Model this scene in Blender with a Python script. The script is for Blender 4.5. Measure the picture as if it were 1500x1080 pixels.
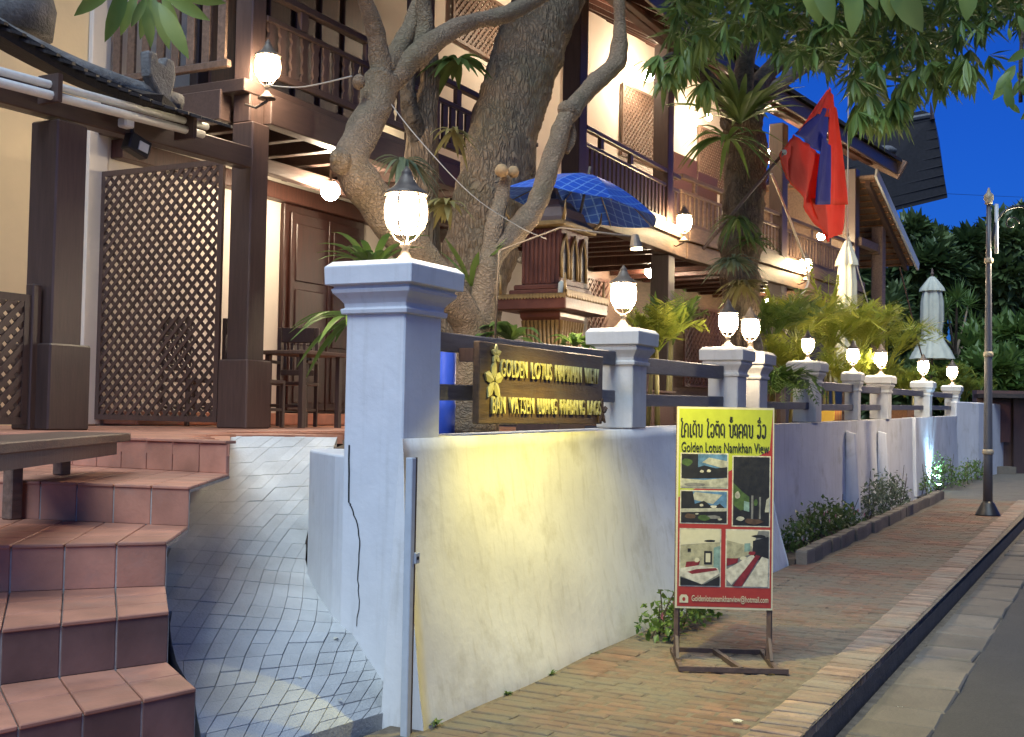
import bpy, math, random
import numpy as np
from mathutils import Vector, Matrix
R = math.radians
rng = random.Random(7)
nrg = np.random.default_rng(11)
scene = bpy.context.scene
for o in list(bpy.data.objects):
    bpy.data.objects.remove(o)
COL = scene.collection

# ------------------------------------------------------------------ camera
FOC = 1750.0                       # focal length in pixels of a 1500 px wide picture
YAW, TILT, ROLL = R(27.5), R(2.15), 0.018
CAM = Vector((-5.33, -3.47, 1.6))
_f0 = Vector((math.cos(YAW), math.sin(YAW), 0)); _r0 = Vector((math.sin(YAW), -math.cos(YAW), 0))
FWD = _f0*math.cos(TILT) + Vector((0, 0, math.sin(TILT)))
_u0 = _r0.cross(FWD)
RGT = _r0*math.cos(ROLL) + _u0*math.sin(ROLL)
UPV = _u0*math.cos(ROLL) - _r0*math.sin(ROLL)
cd = bpy.data.cameras.new('camera'); cam = bpy.data.objects.new('camera', cd); COL.objects.link(cam)
cd.sensor_width = 36; cd.lens = FOC/1500*36; cd.clip_end = 2000; cd.clip_start = 0.05
m = Matrix((RGT, UPV, -FWD)).transposed().to_4x4(); m.translation = CAM
cam.matrix_world = m
scene.camera = cam

# ------------------------------------------------------------------ sky, sun, exposure
SUN_EL, SUN_DIR = R(55), Vector((-1.0, -0.14, 0)).normalized()     # direction towards the light of the dusk sky
w = bpy.data.worlds.new('World'); scene.world = w; w.use_nodes = True
nt = w.node_tree; nt.nodes.clear()
sky = nt.nodes.new('ShaderNodeTexSky'); sky.sky_type = 'NISHITA'; sky.sun_disc = False
sky.sun_elevation = R(8); sky.sun_rotation = math.atan2(SUN_DIR.x, SUN_DIR.y)
sky.ozone_density = 6; sky.dust_density = 1.0
tint = nt.nodes.new('ShaderNodeMix'); tint.data_type = 'RGBA'; tint.blend_type = 'MULTIPLY'
tint.inputs[0].default_value = 1.0; tint.inputs[7].default_value = (0.15, 0.36, 0.90, 1)
bg = nt.nodes.new('ShaderNodeBackground'); bg.inputs[1].default_value = 0.095
wo = nt.nodes.new('ShaderNodeOutputWorld')
nt.links.new(sky.outputs[0], tint.inputs[6]); nt.links.new(tint.outputs[2], bg.inputs[0]); nt.links.new(bg.outputs[0], wo.inputs[0])
sl = bpy.data.lights.new('sun', 'SUN'); sl.energy = 2.1; sl.angle = R(40); sl.color = (0.72, 0.88, 1.0)
so = bpy.data.objects.new('sun', sl); COL.objects.link(so)
tow = SUN_DIR*math.cos(SUN_EL) + Vector((0, 0, math.sin(SUN_EL)))
so.rotation_euler = tow.to_track_quat('Z', 'Y').to_euler(); so.location = (-12, 6, 14)
vs = scene.view_settings
vs.view_transform = 'Standard'; vs.look = 'None'; vs.exposure = 0.72; vs.gamma = 1.0; vs.use_curve_mapping = False
scene.cycles.use_denoising = True
scene.cycles.max_bounces = 6; scene.cycles.diffuse_bounces = 3; scene.cycles.glossy_bounces = 3
scene.cycles.transparent_max_bounces = 8; scene.cycles.sample_clamp_indirect = 4.0
scene.cycles.caustics_reflective = False; scene.cycles.caustics_refractive = False

# ------------------------------------------------------------------ measuring helpers (place things at real depth)
def ray(x, y): return FWD + RGT*((x-750)/FOC) + UPV*((540-y)/FOC)
def ony(x, y, v): d = ray(x, y); return CAM + d*((v-CAM.y)/d.y)
def onx(x, y, v): d = ray(x, y); return CAM + d*((v-CAM.x)/d.x)
def onz(x, y, v): d = ray(x, y); return CAM + d*((v-CAM.z)/d.z)
def atd(x, y, dep): return CAM + ray(x, y)*dep
def depth(p): return (Vector(p)-CAM).dot(FWD)
def pxr(px, p): return px/FOC*depth(p)
def G(x): return 0.012*max(x, 0.0)            # the street climbs gently

# ------------------------------------------------------------------ mesh building
class MB:
    def __init__(s): s.v = []; s.f = []; s.mi = []; s.cur = 0
    def face(s, idx): s.f.append(tuple(idx)); s.mi.append(s.cur); return s
    def poly(s, pts):
        n = len(s.v); s.v += [tuple(p) for p in pts]; s.face(range(n, n+len(pts))); return s
    def hexa(s, p):                              # 8 corners: bottom 4 ccw, top 4 ccw
        n = len(s.v); s.v += [tuple(q) for q in p]
        for q in ((3, 2, 1, 0), (4, 5, 6, 7), (0, 1, 5, 4), (1, 2, 6, 5), (2, 3, 7, 6), (3, 0, 4, 7)):
            s.face([n+i for i in q])
        return s
    def box(s, a, b):
        x0, y0, z0 = a; x1, y1, z1 = b
        return s.hexa([(x0, y0, z0), (x1, y0, z0), (x1, y1, z0), (x0, y1, z0), (x0, y0, z1), (x1, y0, z1), (x1, y1, z1), (x0, y1, z1)])
    def beam(s, p, q, w, h, up=(0, 0, 1)):        # oriented box from p to q, w across, h along up
        p = Vector(p); q = Vector(q); d = (q-p).normalized(); up = Vector(up)
        sd = d.cross(up)
        if sd.length < 1e-4: sd = d.cross(Vector((1, 0, 0)))
        sd.normalize(); u = sd.cross(d).normalized(); a = sd*(w/2); b = u*(h/2)
        return s.hexa([p-a-b, p+a-b, q+a-b, q-a-b, p-a+b, p+a+b, q+a+b, q-a+b])
    def prism(s, pts, ex):                        # polygon extruded along vector ex
        n = len(s.v); k = len(pts); ex = Vector(ex)
        s.v += [tuple(p) for p in pts] + [tuple(Vector(p)+ex) for p in pts]
        s.face(range(n+k-1, n-1, -1)); s.face(range(n+k, n+2*k))
        for i in range(k):
            j = (i+1) % k; s.face((n+i, n+j, n+k+j, n+k+i))
        return s
    def tube(s, pts, rad, n=8, cap=True, wob=0.0, seed=0):
        pts = [Vector(p) for p in pts]; k = len(pts)
        if not hasattr(rad, '__len__'): rad = [rad]*k
        rr = random.Random(seed); b0 = len(s.v); ref = None
        for i, p in enumerate(pts):
            d = (pts[min(i+1, k-1)]-pts[max(i-1, 0)]).normalized()
            if ref is None:
                ref = Vector((1, 0, 0)) if abs(d.x) < .8 else Vector((0, 1, 0))
            a = (ref-d*ref.dot(d)).normalized(); ref = a; b = d.cross(a)
            for j in range(n):
                t = 2*math.pi*j/n; r = rad[i]*(1+wob*(rr.random()*2-1))
                s.v.append(tuple(p+(a*math.cos(t)+b*math.sin(t))*r))
        for i in range(k-1):
            for j in range(n):
                j2 = (j+1) % n
                s.face((b0+i*n+j, b0+i*n+j2, b0+(i+1)*n+j2, b0+(i+1)*n+j))
        if cap:
            s.face([b0+j for j in range(n)][::-1]); s.face([b0+(k-1)*n+j for j in range(n)])
        return s
    def lathe(s, prof, n=16, c=(0, 0, 0)):
        c = Vector(c); return s.tube([c+Vector((0, 0, z)) for r, z in prof], [max(r, 1e-4) for r, z in prof], n) if False else s._lathe(prof, n, c)
    def _lathe(s, prof, n, c):
        b0 = len(s.v); k = len(prof)
        for r, z in prof:
            for j in range(n):
                t = 2*math.pi*j/n; s.v.append((c.x+r*math.cos(t), c.y+r*math.sin(t), c.z+z))
        for i in range(k-1):
            for j in range(n):
                j2 = (j+1) % n; s.face((b0+i*n+j, b0+i*n+j2, b0+(i+1)*n+j2, b0+(i+1)*n+j))
        s.face([b0+j for j in range(n)][::-1]); s.face([b0+(k-1)*n+j for j in range(n)])
        return s
    def sqlathe(s, prof, c=(0, 0, 0), ax=1.0, ay=1.0):   # square section moulding: (half width, z)
        b0 = len(s.v); k = len(prof); cx, cy, cz = c
        for r, z in prof:
            for sx, sy in ((-1, -1), (1, -1), (1, 1), (-1, 1)): s.v.append((cx+sx*r*ax, cy+sy*r*ay, cz+z))
        for i in range(k-1):
            for j in range(4):
                j2 = (j+1) % 4; s.face((b0+i*4+j, b0+i*4+j2, b0+(i+1)*4+j2, b0+(i+1)*4+j))
        s.face([b0+3, b0+2, b0+1, b0]); s.face([b0+(k-1)*4+j for j in range(4)])
        return s
    def leaf(s, p, d, up, L, W, fold=.25, droop=.0):     # one pointed leaf, folded along its middle
        p = Vector(p); d = Vector(d).normalized(); sd = d.cross(Vector(up))
        if sd.length < 1e-4: sd = d.cross(Vector((1, .3, 0)))
        sd.normalize(); u = sd.cross(d); n = len(s.v)
        m1 = p+d*(L*.28)-Vector((0, 0, droop*L*.1)); m2 = p+d*(L*.62)-Vector((0, 0, droop*L*.35)); t = p+d*L-Vector((0, 0, droop*L))
        s.v += [tuple(q) for q in (p, m1+sd*W*.42+u*W*fold, m1, m1-sd*W*.42+u*W*fold, m2+sd*W*.46+u*W*fold, m2, m2-sd*W*.46+u*W*fold, t)]
        for q in ((0, 2, 1), (0, 3, 2), (1, 2, 5, 4), (2, 3, 6, 5), (4, 5, 7), (5, 6, 7)): s.face([n+i for i in q])
        return s
    def leaf2(s, p, d, up, L, W, fold=.2):               # cheap two-triangle leaf
        d = d.normalized(); sd = d.cross(up)
        if sd.length < 1e-4: sd = d.cross(Vector((1, .3, 0)))
        sd.normalize(); u = sd.cross(d); n = len(s.v); m = p+d*(L*.45)
        s.v += [tuple(p), tuple(m+sd*W*.5+u*W*fold), tuple(p+d*L), tuple(m-sd*W*.5+u*W*fold)]
        s.face((n, n+1, n+2)); s.face((n, n+2, n+3)); return s
    def xf(s, M):
        s.v = [tuple(M @ Vector(v)) for v in s.v]; return s
    def build(s, name, mat, parent=None, smooth=False, off=None, bevel=0, kind=None, label=None, segs=1):
        me = bpy.data.meshes.new(name)
        if off is None: off = root_loc(parent)
        vv = s.v if off.length == 0 else [(x-off.x, y-off.y, z-off.z) for x, y, z in s.v]
        me.from_pydata(vv, [], s.f)
        mats = mat if isinstance(mat, (list, tuple)) else [mat]
        for q in mats: me.materials.append(q)
        if len(mats) > 1: me.polygons.foreach_set('material_index', s.mi)
        if smooth: me.polygons.foreach_set('use_smooth', [True]*len(s.f))
        me.update()
        o = bpy.data.objects.new(name, me); COL.objects.link(o)
        if parent is not None: o.parent = parent
        if bevel:
            b = o.modifiers.new('edge', 'BEVEL'); b.width = bevel; b.segments = segs; b.limit_method = 'ANGLE'; b.angle_limit = R(40)
        if kind: o['kind'] = kind
        if label: o['label'] = label
        return o
def root_loc(o):
    v = Vector((0, 0, 0))
    while o is not None: v = v + o.location; o = o.parent
    return v
def thing(name, label, cat, loc=(0, 0, 0), group=None, rz=0):
    o = bpy.data.objects.new(name, None); COL.objects.link(o); o.empty_display_size = .1
    o.location = loc; o.rotation_euler = (0, 0, rz)
    return tag(o, label, cat, group)
def tag(o, label, cat, group=None):
    o['label'] = label; o['category'] = cat
    if group: o['group'] = group
    return o
def struct(o): o['kind'] = 'structure'; return o
def copy_tree(o, parent=None):
    c = o.copy(); COL.objects.link(c); c.parent = parent
    for ch in list(o.children): copy_tree(ch, c)
    return c
def inst(src, name, parent, loc, rot=(0, 0, 0), scale=(1, 1, 1)):     # alike piece sharing mesh data
    o = bpy.data.objects.new(name, src.data if hasattr(src, 'data') else src); COL.objects.link(o)
    o.parent = parent; o.location = loc; o.rotation_euler = rot; o.scale = scale
    return o

# ------------------------------------------------------------------ materials
def newmat(name):
    mt = bpy.data.materials.new(name); mt.use_nodes = True; n = mt.node_tree
    b = n.nodes['Principled BSDF']; return mt, n, b
def lk(n, a, b): n.links.new(a, b)
def mixc(n, fac, a, b, mode='MIX'):
    x = n.nodes.new('ShaderNodeMix'); x.data_type = 'RGBA'; x.blend_type = mode
    for i, v in ((0, fac), (6, a), (7, b)):
        if isinstance(v, (int, float)): x.inputs[i].default_value = v
        elif isinstance(v, tuple): x.inputs[i].default_value = (*v, 1) if len(v) == 3 else v
        else: lk(n, v, x.inputs[i])
    return x.outputs[2]
def noise(n, scale, detail=4, vec=None, rough=.55):
    x = n.nodes.new('ShaderNodeTexNoise'); x.inputs['Scale'].default_value = scale; x.inputs['Detail'].default_value = detail; x.inputs['Roughness'].default_value = rough
    if vec is not None: lk(n, vec, x.inputs['Vector'])
    return x.outputs['Fac']
def ramp(n, fac, a, b):
    x = n.nodes.new('ShaderNodeMapRange'); lk(n, fac, x.inputs[0]); x.inputs[1].default_value = a; x.inputs[2].default_value = b
    return x.outputs[0]
def geo(n, stretch=None):
    g = n.nodes.new('ShaderNodeNewGeometry')
    if stretch is None: return g.outputs['Position']
    mp = n.nodes.new('ShaderNodeMapping'); mp.inputs['Scale'].default_value = stretch; lk(n, g.outputs['Position'], mp.inputs['Vector'])
    return mp.outputs['Vector']
def surf(name, base, rough=.7, var=.25, scale=6, bump=.0, bscale=None, stretch=None, rnd=0.0, stain=None, sscale=1.5, slim=(.5, .7), spec=.5, attr=None, coat=0, metal=0, bdist=.02, streak=None):
    mt, n, b = newmat(name); pos = geo(n, stretch)
    nf = noise(n, scale, 6, pos)
    dark = tuple(c*(1-var) for c in base); lite = tuple(min(1, c*(1+var)) for c in base)
    col = mixc(n, ramp(n, nf, .3, .7), dark, lite)
    if rnd or attr:
        if attr:
            a = n.nodes.new('ShaderNodeAttribute'); a.attribute_name = attr; rv = a.outputs['Fac']
        else:
            rv = n.nodes.new('ShaderNodeObjectInfo').outputs['Random']
        mr = n.nodes.new('ShaderNodeMapRange'); lk(n, rv, mr.inputs[0]); mr.inputs[3].default_value = 1-rnd; mr.inputs[4].default_value = 1+rnd
        hs = n.nodes.new('ShaderNodeHueSaturation'); lk(n, mr.outputs[0], hs.inputs['Value']); lk(n, col, hs.inputs['Color']); col = hs.outputs['Color']
    if stain:
        sf = noise(n, sscale, 8, geo(n), .65)
        col = mixc(n, ramp(n, sf, *slim), col, stain)
    if streak:
        stf = noise(n, 2.2, 5, geo(n, (9, 9, .55)), .6); mk = n.nodes.new('ShaderNodeMath'); mk.operation = 'MULTIPLY'; mk.inputs[1].default_value = .34
        lk(n, ramp(n, stf, .53, .74), mk.inputs[0]); col = mixc(n, mk.outputs[0], col, streak)
    lk(n, col, b.inputs['Base Color'])
    rf = n.nodes.new('ShaderNodeMapRange'); lk(n, nf, rf.inputs[0]); rf.inputs[3].default_value = max(0, rough-.12); rf.inputs[4].default_value = min(1, rough+.12)
    lk(n, rf.outputs[0], b.inputs['Roughness'])
    b.inputs['Specular IOR Level'].default_value = spec; b.inputs['Metallic'].default_value = metal
    if coat: b.inputs['Coat Weight'].default_value = coat; b.inputs['Coat Roughness'].default_value = .2
    if bump:
        bp = n.nodes.new('ShaderNodeBump'); bp.inputs['Strength'].default_value = bump; bp.inputs['Distance'].default_value = bdist
        lk(n, noise(n, bscale or scale*4, 6, pos), bp.inputs['Height']); lk(n, bp.outputs[0], b.inputs['Normal'])
    return mt
def barkmat(name, base, dark, scale=9, sz=.38, depth=.03, ck=.6):
    mt, n, b = newmat(name); pos = geo(n, (1, 1, sz)); ns = n.nodes.new('ShaderNodeTexNoise'); ns.inputs['Scale'].default_value = 6; ns.inputs['Detail'].default_value = 5; lk(n, pos, ns.inputs['Vector'])
    va = n.nodes.new('ShaderNodeVectorMath'); va.operation = 'MULTIPLY_ADD'; lk(n, ns.outputs['Color'], va.inputs[0]); va.inputs[1].default_value = (.22, .22, .22); lk(n, pos, va.inputs[2])
    vo = n.nodes.new('ShaderNodeTexVoronoi'); vo.feature = 'DISTANCE_TO_EDGE'; vo.inputs['Scale'].default_value = scale; lk(n, va.outputs[0], vo.inputs['Vector'])
    fine = noise(n, 42, 8, pos, .65); big_ = noise(n, 2.3, 4, geo(n))
    col = mixc(n, ramp(n, fine, .3, .7), tuple(c*.62 for c in base), tuple(min(1, c*1.35) for c in base))
    col = mixc(n, ramp(n, big_, .45, .68), col, (base[0]*.75, base[1]*.85, base[2]*.8))
    ck_ = n.nodes.new('ShaderNodeMapRange'); lk(n, vo.outputs['Distance'], ck_.inputs[0]); ck_.inputs[1].default_value = 0; ck_.inputs[2].default_value = .11; ck_.inputs[3].default_value = ck; ck_.inputs[4].default_value = 0
    col = mixc(n, ck_.outputs[0], col, dark); lk(n, col, b.inputs['Base Color']); b.inputs['Roughness'].default_value = .92
    ad = n.nodes.new('ShaderNodeMath'); ad.operation = 'MULTIPLY_ADD'; lk(n, fine, ad.inputs[0]); ad.inputs[1].default_value = .45
    sm_ = ramp(n, vo.outputs['Distance'], 0, .25); lk(n, sm_, ad.inputs[2])
    bp = n.nodes.new('ShaderNodeBump'); bp.inputs['Strength'].default_value = 1.0; bp.inputs['Distance'].default_value = depth; lk(n, ad.outputs[0], bp.inputs['Height']); lk(n, bp.outputs[0], b.inputs['Normal'])
    return mt
def leafmat(name, a, b2, trans=.35, scale=3.0, rough=.45):
    mt, n, b = newmat(name)
    col = mixc(n, ramp(n, noise(n, scale, 3, geo(n)), .3, .7), a, b2)
    lk(n, col, b.inputs['Base Color']); b.inputs['Roughness'].default_value = rough
    tr = n.nodes.new('ShaderNodeBsdfTranslucent'); lk(n, col, tr.inputs[0])
    ms = n.nodes.new('ShaderNodeMixShader'); ms.inputs[0].default_value = trans
    lk(n, b.outputs[0], ms.inputs[1]); lk(n, tr.outputs[0], ms.inputs[2])
    lk(n, ms.outputs[0], n.nodes['Material Output'].inputs['Surface']); return mt
def glow(name, col, st):
    mt, n, b = newmat(name); e = n.nodes.new('ShaderNodeEmission'); e.inputs[0].default_value = (*col, 1); e.inputs[1].default_value = st
    lk(n, e.outputs[0], n.nodes['Material Output'].inputs['Surface']); return mt
def flat(name, col, rough=.6, metal=0): 
    return surf(name, col, rough, .06, 20, metal=metal)

M = {}
M['plaster'] = surf('white_plaster', (.70, .69, .68), .85, .07, 2.2, .30, 14, bdist=.012, stain=(.42, .39, .32), sscale=2.6, slim=(.54, .85), streak=(.40, .37, .30))
M['plaster_pillar'] = surf('pillar_plaster', (.72, .72, .73), .8, .05, 5, .3, 22, bdist=.008, stain=(.50, .49, .47), sscale=3, slim=(.60, .9), streak=(.50, .49, .46))
M['inner_wall'] = surf('interior_wall_paint', (.72, .66, .58), .8, .05, 2, .08, 30)
M['cream'] = surf('cream_wall_paint', (.74, .60, .38), .8, .06, 2, .08, 30)
M['wood'] = surf('dark_varnished_timber', (.075, .047, .040), .38, .18, 3, .12, 14, (14, 14, 1.2), rnd=.25)
M['wood_h'] = surf('dark_varnished_beam', (.075, .047, .040), .40, .18, 3, .12, 14, (1.2, 14, 14), rnd=.25)
M['wood_red'] = surf('red_brown_timber', (.075, .032, .024), .42, .35, 3, .15, 14, (14, 14, 1.2), rnd=.18)
M['door_wood'] = surf('dark_mahogany_door', (.042, .015, .011), .35, .3, 3, .12, 14, (14, 14, 1.2))
M['wood_mid'] = surf('worn_brown_timber', (.15, .095, .068), .55, .35, 3, .2, 14, (1.5, 10, 10), rnd=.2)
M['wood_soffit'] = surf('orange_soffit_boards', (.24, .105, .045), .55, .3, 3, .15, 14, (1.5, 12, 12), rnd=.15)
M['rail'] = surf('grey_fence_rail', (.10, .095, .11), .6, .3, 4, .2, 14, (1.5, 12, 12), rnd=.15)
M['terracotta'] = surf('terracotta_tile', (.46, .21, .135), .55, .22, 5, .12, 60, rnd=.16, stain=(.30, .20, .16), sscale=4, slim=(.55, .9))
M['terracotta_shaded'] = surf('dark_riser_tile', (.19, .105, .085), .45, .25, 5, .1, 50, rnd=.14)  # terracotta with the shade of the street-facing risers put into its colour
M['mortar'] = surf('grey_mortar', (.40, .37, .33), .9, .2, 14, .3, 80)
M['paver'] = surf('scored_grey_paving', (.54, .55, .54), .75, .2, 3, .3, 70, rnd=.08, stain=(.52, .53, .53), sscale=2.5, slim=(.45, .75))
M['ramp_joint'] = surf('ramp_groove', (.34, .34, .33), .9, .2, 20, .2, 60)
M['ramp_side'] = surf('ramp_side_plaster', (.42, .42, .41), .85, .15, 5, .3, 50)
BR = dict(base=(.19, .092, .055), rough=.85, var=.3, scale=9, bump=.5, bscale=50)
M['brick'] = surf('red_brick_paver', **BR, rnd=.35, stain=(.16, .135, .095), sscale=1.1, slim=(.36, .60))
M['brick_far'] = surf('red_brick_paver_far', **BR, attr='tone', rnd=.35, stain=(.16, .135, .095), sscale=1.1, slim=(.36, .60))
M['kerb'] = surf('kerb_brick', (.25, .165, .115), .85, .25, 9, .5, 50, rnd=.38, stain=(.25, .21, .16), sscale=2, slim=(.42, .68))
M['kerb_far'] = surf('kerb_brick_far', (.25, .165, .115), .85, .25, 9, .5, 50, attr='tone', rnd=.25, stain=(.25, .21, .16), sscale=2, slim=(.42, .68))
M['dirt'] = surf('mossy_joint_dirt', (.15, .12, .085), .95, .4, 12, .5, 60)
M['kerb_face'] = surf('dark_kerb_face', (.07, .06, .055), .9, .3, 8, .4, 40)  # the kerb's street side lies in shadow; that shade is in this colour
M['stone'] = surf('gutter_stone', (.16, .135, .105), .85, .2, 6, .5, 40, rnd=.2, stain=(.09, .078, .06), sscale=3, slim=(.5, .75))
M['asphalt'] = surf('asphalt', (.062, .057, .052), .9, .25, 60, .6, 220, stain=(.085, .078, .07), sscale=.8)
M['earth'] = surf('garden_earth', (.09, .065, .045), .95, .4, 10, .6, 40)
M['bark'] = surf('rough_brown_bark', (.23, .155, .09), .9, .5, 5, .9, 12, (3, 3, 1.0), bdist=.05, stain=(.085, .06, .04), sscale=11, slim=(.50, .66))
M['bark_pale'] = surf('pale_knobbly_bark', (.27, .185, .11), .85, .5, 9, .9, 30, bdist=.025, stain=(.11, .075, .045), sscale=16, slim=(.50, .66))
M['bark_dark'] = surf('dark_bark', (.085, .065, .045), .95, .5, 9, 1.0, 14, bdist=.08)
M['bark'] = barkmat('fissured_brown_bark', (.24, .165, .10), (.085, .06, .04), 24, .22, .020, .55)
M['bark_pale'] = barkmat('scarred_pale_bark', (.28, .195, .12), (.15, .105, .065), 30, 1.3, .008, .32)
M['cut'] = surf('cut_branch_end', (.45, .28, .13), .8, .2, 20)
M['leaf_dark'] = leafmat('dark_green_leaf', (.055, .11, .03), (.15, .22, .055))
M['leaf_mid'] = leafmat('mid_green_leaf', (.08, .16, .035), (.18, .26, .06))
M['leaf_lite'] = leafmat('light_green_leaf', (.13, .22, .05), (.26, .34, .10))
M['leaf_yellow'] = leafmat('yellow_green_frond', (.19, .25, .035), (.40, .41, .07), .45)
M['leaf_grey'] = leafmat('grey_green_strap', (.09, .13, .08), (.18, .22, .14))
M['leaf_straw'] = leafmat('straw_leaf', (.22, .19, .07), (.33, .30, .12))
M['leaf_bg'] = leafmat('background_leaf', (.05, .09, .03), (.14, .19, .06), .25, .6)
M['pillar_dimmed'] = surf('fence_pillar_plaster', (.56, .55, .52), .8, .06, 5, .3, 22, bdist=.008, stain=(.38, .36, .30), sscale=3, slim=(.54, .85), streak=(.36, .34, .29))  # greyer than the gate pillar, standing in for weaker light on the fence
M['petal_pink'] = leafmat('pink_petal', (.55, .15, .22), (.70, .30, .35))
M['petal_white'] = leafmat('white_petal', (.75, .72, .60), (.80, .78, .68))
M['black'] = flat('black_painted_metal', (.012, .012, .014), .4)
M['iron'] = surf('bronze_iron', (.16, .125, .095), .5, .3, 20, .1, 60, metal=.2)
M['steel'] = flat('grey_painted_steel', (.50, .53, .56), .45)
M['white_metal'] = flat('white_painted_tube', (.62, .62, .60), .4)
M['rust'] = surf('rusty_brown_steel', (.07, .042, .034), .6, .35, 20, .15, 60)
M['bulb'] = glow('warm_lamp_glass', (1.0, .80, .54), 130)
M['bulb_in'] = glow('warm_globe_glass', (1.0, .80, .56), 230)
M['bulb_far'] = glow('soft_warm_globe', (1.0, .80, .48), 200)
M['bulb_gold'] = glow('gold_lamp_glass', (1.0, .76, .42), 200)
M['bulb_flood'] = glow('floodlight_lens', (1.0, .85, .40), 60)
M['bulb_street'] = glow('street_lamp_glass', (1.0, .82, .55), 420)
M['bulb_cool'] = glow('cool_floodlight_lens', (.60, .80, 1.0), 40)
M['roof_tile'] = surf('dark_roof_tile', (.022, .019, .021), .8, .4, 8, .5, 30, rnd=.25)
M['roof_mortar'] = surf('lichened_ridge_mortar', (.16, .155, .15), .9, .4, 9, .8, 40)
M['parasol'] = surf('pale_canvas', (.52, .52, .42), .85, .12, 4, .2, 60)
M['cloth_red'] = leafmat('red_flag_cloth', (.80, .06, .02), (.88, .10, .04), .45, 3, .8)
M['cloth_blue'] = leafmat('blue_flag_cloth', (.045, .05, .32), (.06, .07, .40), .3, 3, .8)
M['cloth_white'] = leafmat('white_flag_cloth', (.62, .35, .30), (.70, .42, .36), .3, 3, .8)
M['lamp_grey'] = flat('grey_painted_lamp_post', (.085, .088, .10), .4)
M['ring'] = flat('pale_bronze_ring', (.34, .29, .20), .45)
M['string'] = flat('pale_string', (.50, .46, .40), .8)
M['pvc_blue'] = flat('blue_plastic', (.03, .08, .50), .35)
M['glass_dark'] = flat('dark_glass', (.02, .022, .03), .08)
M['sign_wood'] = surf('brown_sign_board', (.08, .048, .028), .55, .35, 3, .2, 14, (1.2, 14, 14), stain=(.09, .07, .06), sscale=2)
M['letter'] = surf('yellow_raised_letter', (.44, .40, .17), .5, .12, 30)
M['shrine_red'] = surf('red_lacquered_wood', (.085, .028, .016), .40, .3, 6, .15, 30)
M['shrine_gold'] = surf('gold_painted_carving', (.22, .14, .055), .42, .2, 20, metal=.25)
# ================================================================== ground, road, pavement
def sheet(name, xs, ys, zf, mat):
    mb = MB()
    for i, x in enumerate(xs):
        for y in ys: mb.v.append((x, y, zf(x)))
    k = len(ys)
    for i in range(len(xs)-1):
        for j in range(k-1): mb.face((i*k+j, (i+1)*k+j, (i+1)*k+j+1, i*k+j+1))
    return struct(mb.build(name, mat))
sheet('ground', [-500, -60, 0, 20, 40, 60, 500], [-500, -40, 0, 40, 500], lambda x: G(min(x, 60))-.40, M['earth'])
road = sheet('road', [-40, 0, 5, 10, 15, 20, 30, 60], [-12, -2.46], lambda x: G(x)-.175, M['asphalt'])
KX = [-8, 0, 5, 10, 15, 18, 24, 40]
gutter = sheet('gutter', KX, [-2.5, -2.0], lambda x: G(x)-.181, M['dirt'])
side = sheet('pavement', [-8, 0, 5, 10, 15, 18, 26], [-1.99, -.1], lambda x: G(x)-.006, M['dirt'])
pav2 = sheet('far_pavement', [17.6, 26, 40], [-1.99, 1.2], lambda x: G(x)-.004, M['stone'])
kf = MB()
for x0, x1 in zip(KX[:-2], KX[1:-1]):
    kf.hexa([(x0, -1.985, G(x0)-.4), (x1, -1.985, G(x1)-.4), (x1, -1.75, G(x1)-.4), (x0, -1.75, G(x0)-.4),
             (x0, -1.985, G(x0)-.065), (x1, -1.985, G(x1)-.065), (x1, -1.75, G(x1)-.065), (x0, -1.75, G(x0)-.065)])
kerb = struct(kf.build('kerb', M['kerb_face']))

def piece(lx, ly, lz, bev=.006):
    mb = MB(); b = bev
    mb.sqlathe([(1, -lz), (1, -b), (1-2*b/lx, 0)], ax=lx/2, ay=ly/2)
    me = bpy.data.meshes.new('piece'); me.from_pydata(mb.v, [], mb.f); return me
def lay(cells, mesh_dims, name, parent, mats, ntop, seed):
    """cells: (x, y, z, rz); the ntop nearest in view become pieces, the rest one joined part"""
    rr = random.Random(seed)
    lx, ly, lz = mesh_dims
    vis = []
    for c in cells:
        p = Vector(c[:3]); d = p-CAM; z = d.dot(FWD); px = 750+FOC*d.dot(RGT)/max(z, .1); py = 540-FOC*d.dot(UPV)/max(z, .1)
        ok = z > .5 and 560 < px < 1500 and py < 1080
        vis.append((0 if ok else 1, z, c))
    vis.sort(key=lambda t: (t[0], t[1]))
    me = piece(lx, ly, lz); me.materials.append(mats[0])
    for _, _, c in vis[:ntop]:
        inst(me, name, parent, (c[0], c[1], c[2]+rr.uniform(-.004, .003)), (rr.uniform(-.02, .02), rr.uniform(-.02, .02), c[3]+rr.uniform(-.02, .02)), (rr.uniform(.94, 1.0), rr.uniform(.95, 1.0), 1))
    mb = MB(); tone = []
    for _, _, c in vis[ntop:]:
        n0 = len(mb.f); q = MB(); q.sqlathe([(1, -lz), (1, -.006), (.93, 0)], ax=lx/2, ay=ly/2)
        ca, sa = math.cos(c[3]), math.sin(c[3]); dz = rr.uniform(-.004, .003); b0 = len(mb.v)
        mb.v += [(c[0]+v[0]*ca-v[1]*sa, c[1]+v[0]*sa+v[1]*ca, c[2]+dz+v[2]) for v in q.v]
        for f in q.f: mb.face([b0+i for i in f])
        t = rr.random(); tone += [t]*(len(mb.f)-n0)
    o = mb.build('far_'+name+'s', mats[1], parent, kind='stuff')
    at = o.data.attributes.new('tone', 'FLOAT', 'FACE'); at.data.foreach_set('value', tone)
cells = []
for i in range(int(18.6/.088)):
    x = -1.0+i*.088
    for j in range(5):
        y = -1.60+j*.238+(.119 if i % 2 else 0)
        if y < -.62: cells.append((x, y, G(x), 0))
lay(cells, (.078, .226, .05), 'brick', side, (M['brick'], M['brick_far']), 300, 3)
cells = []
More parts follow.
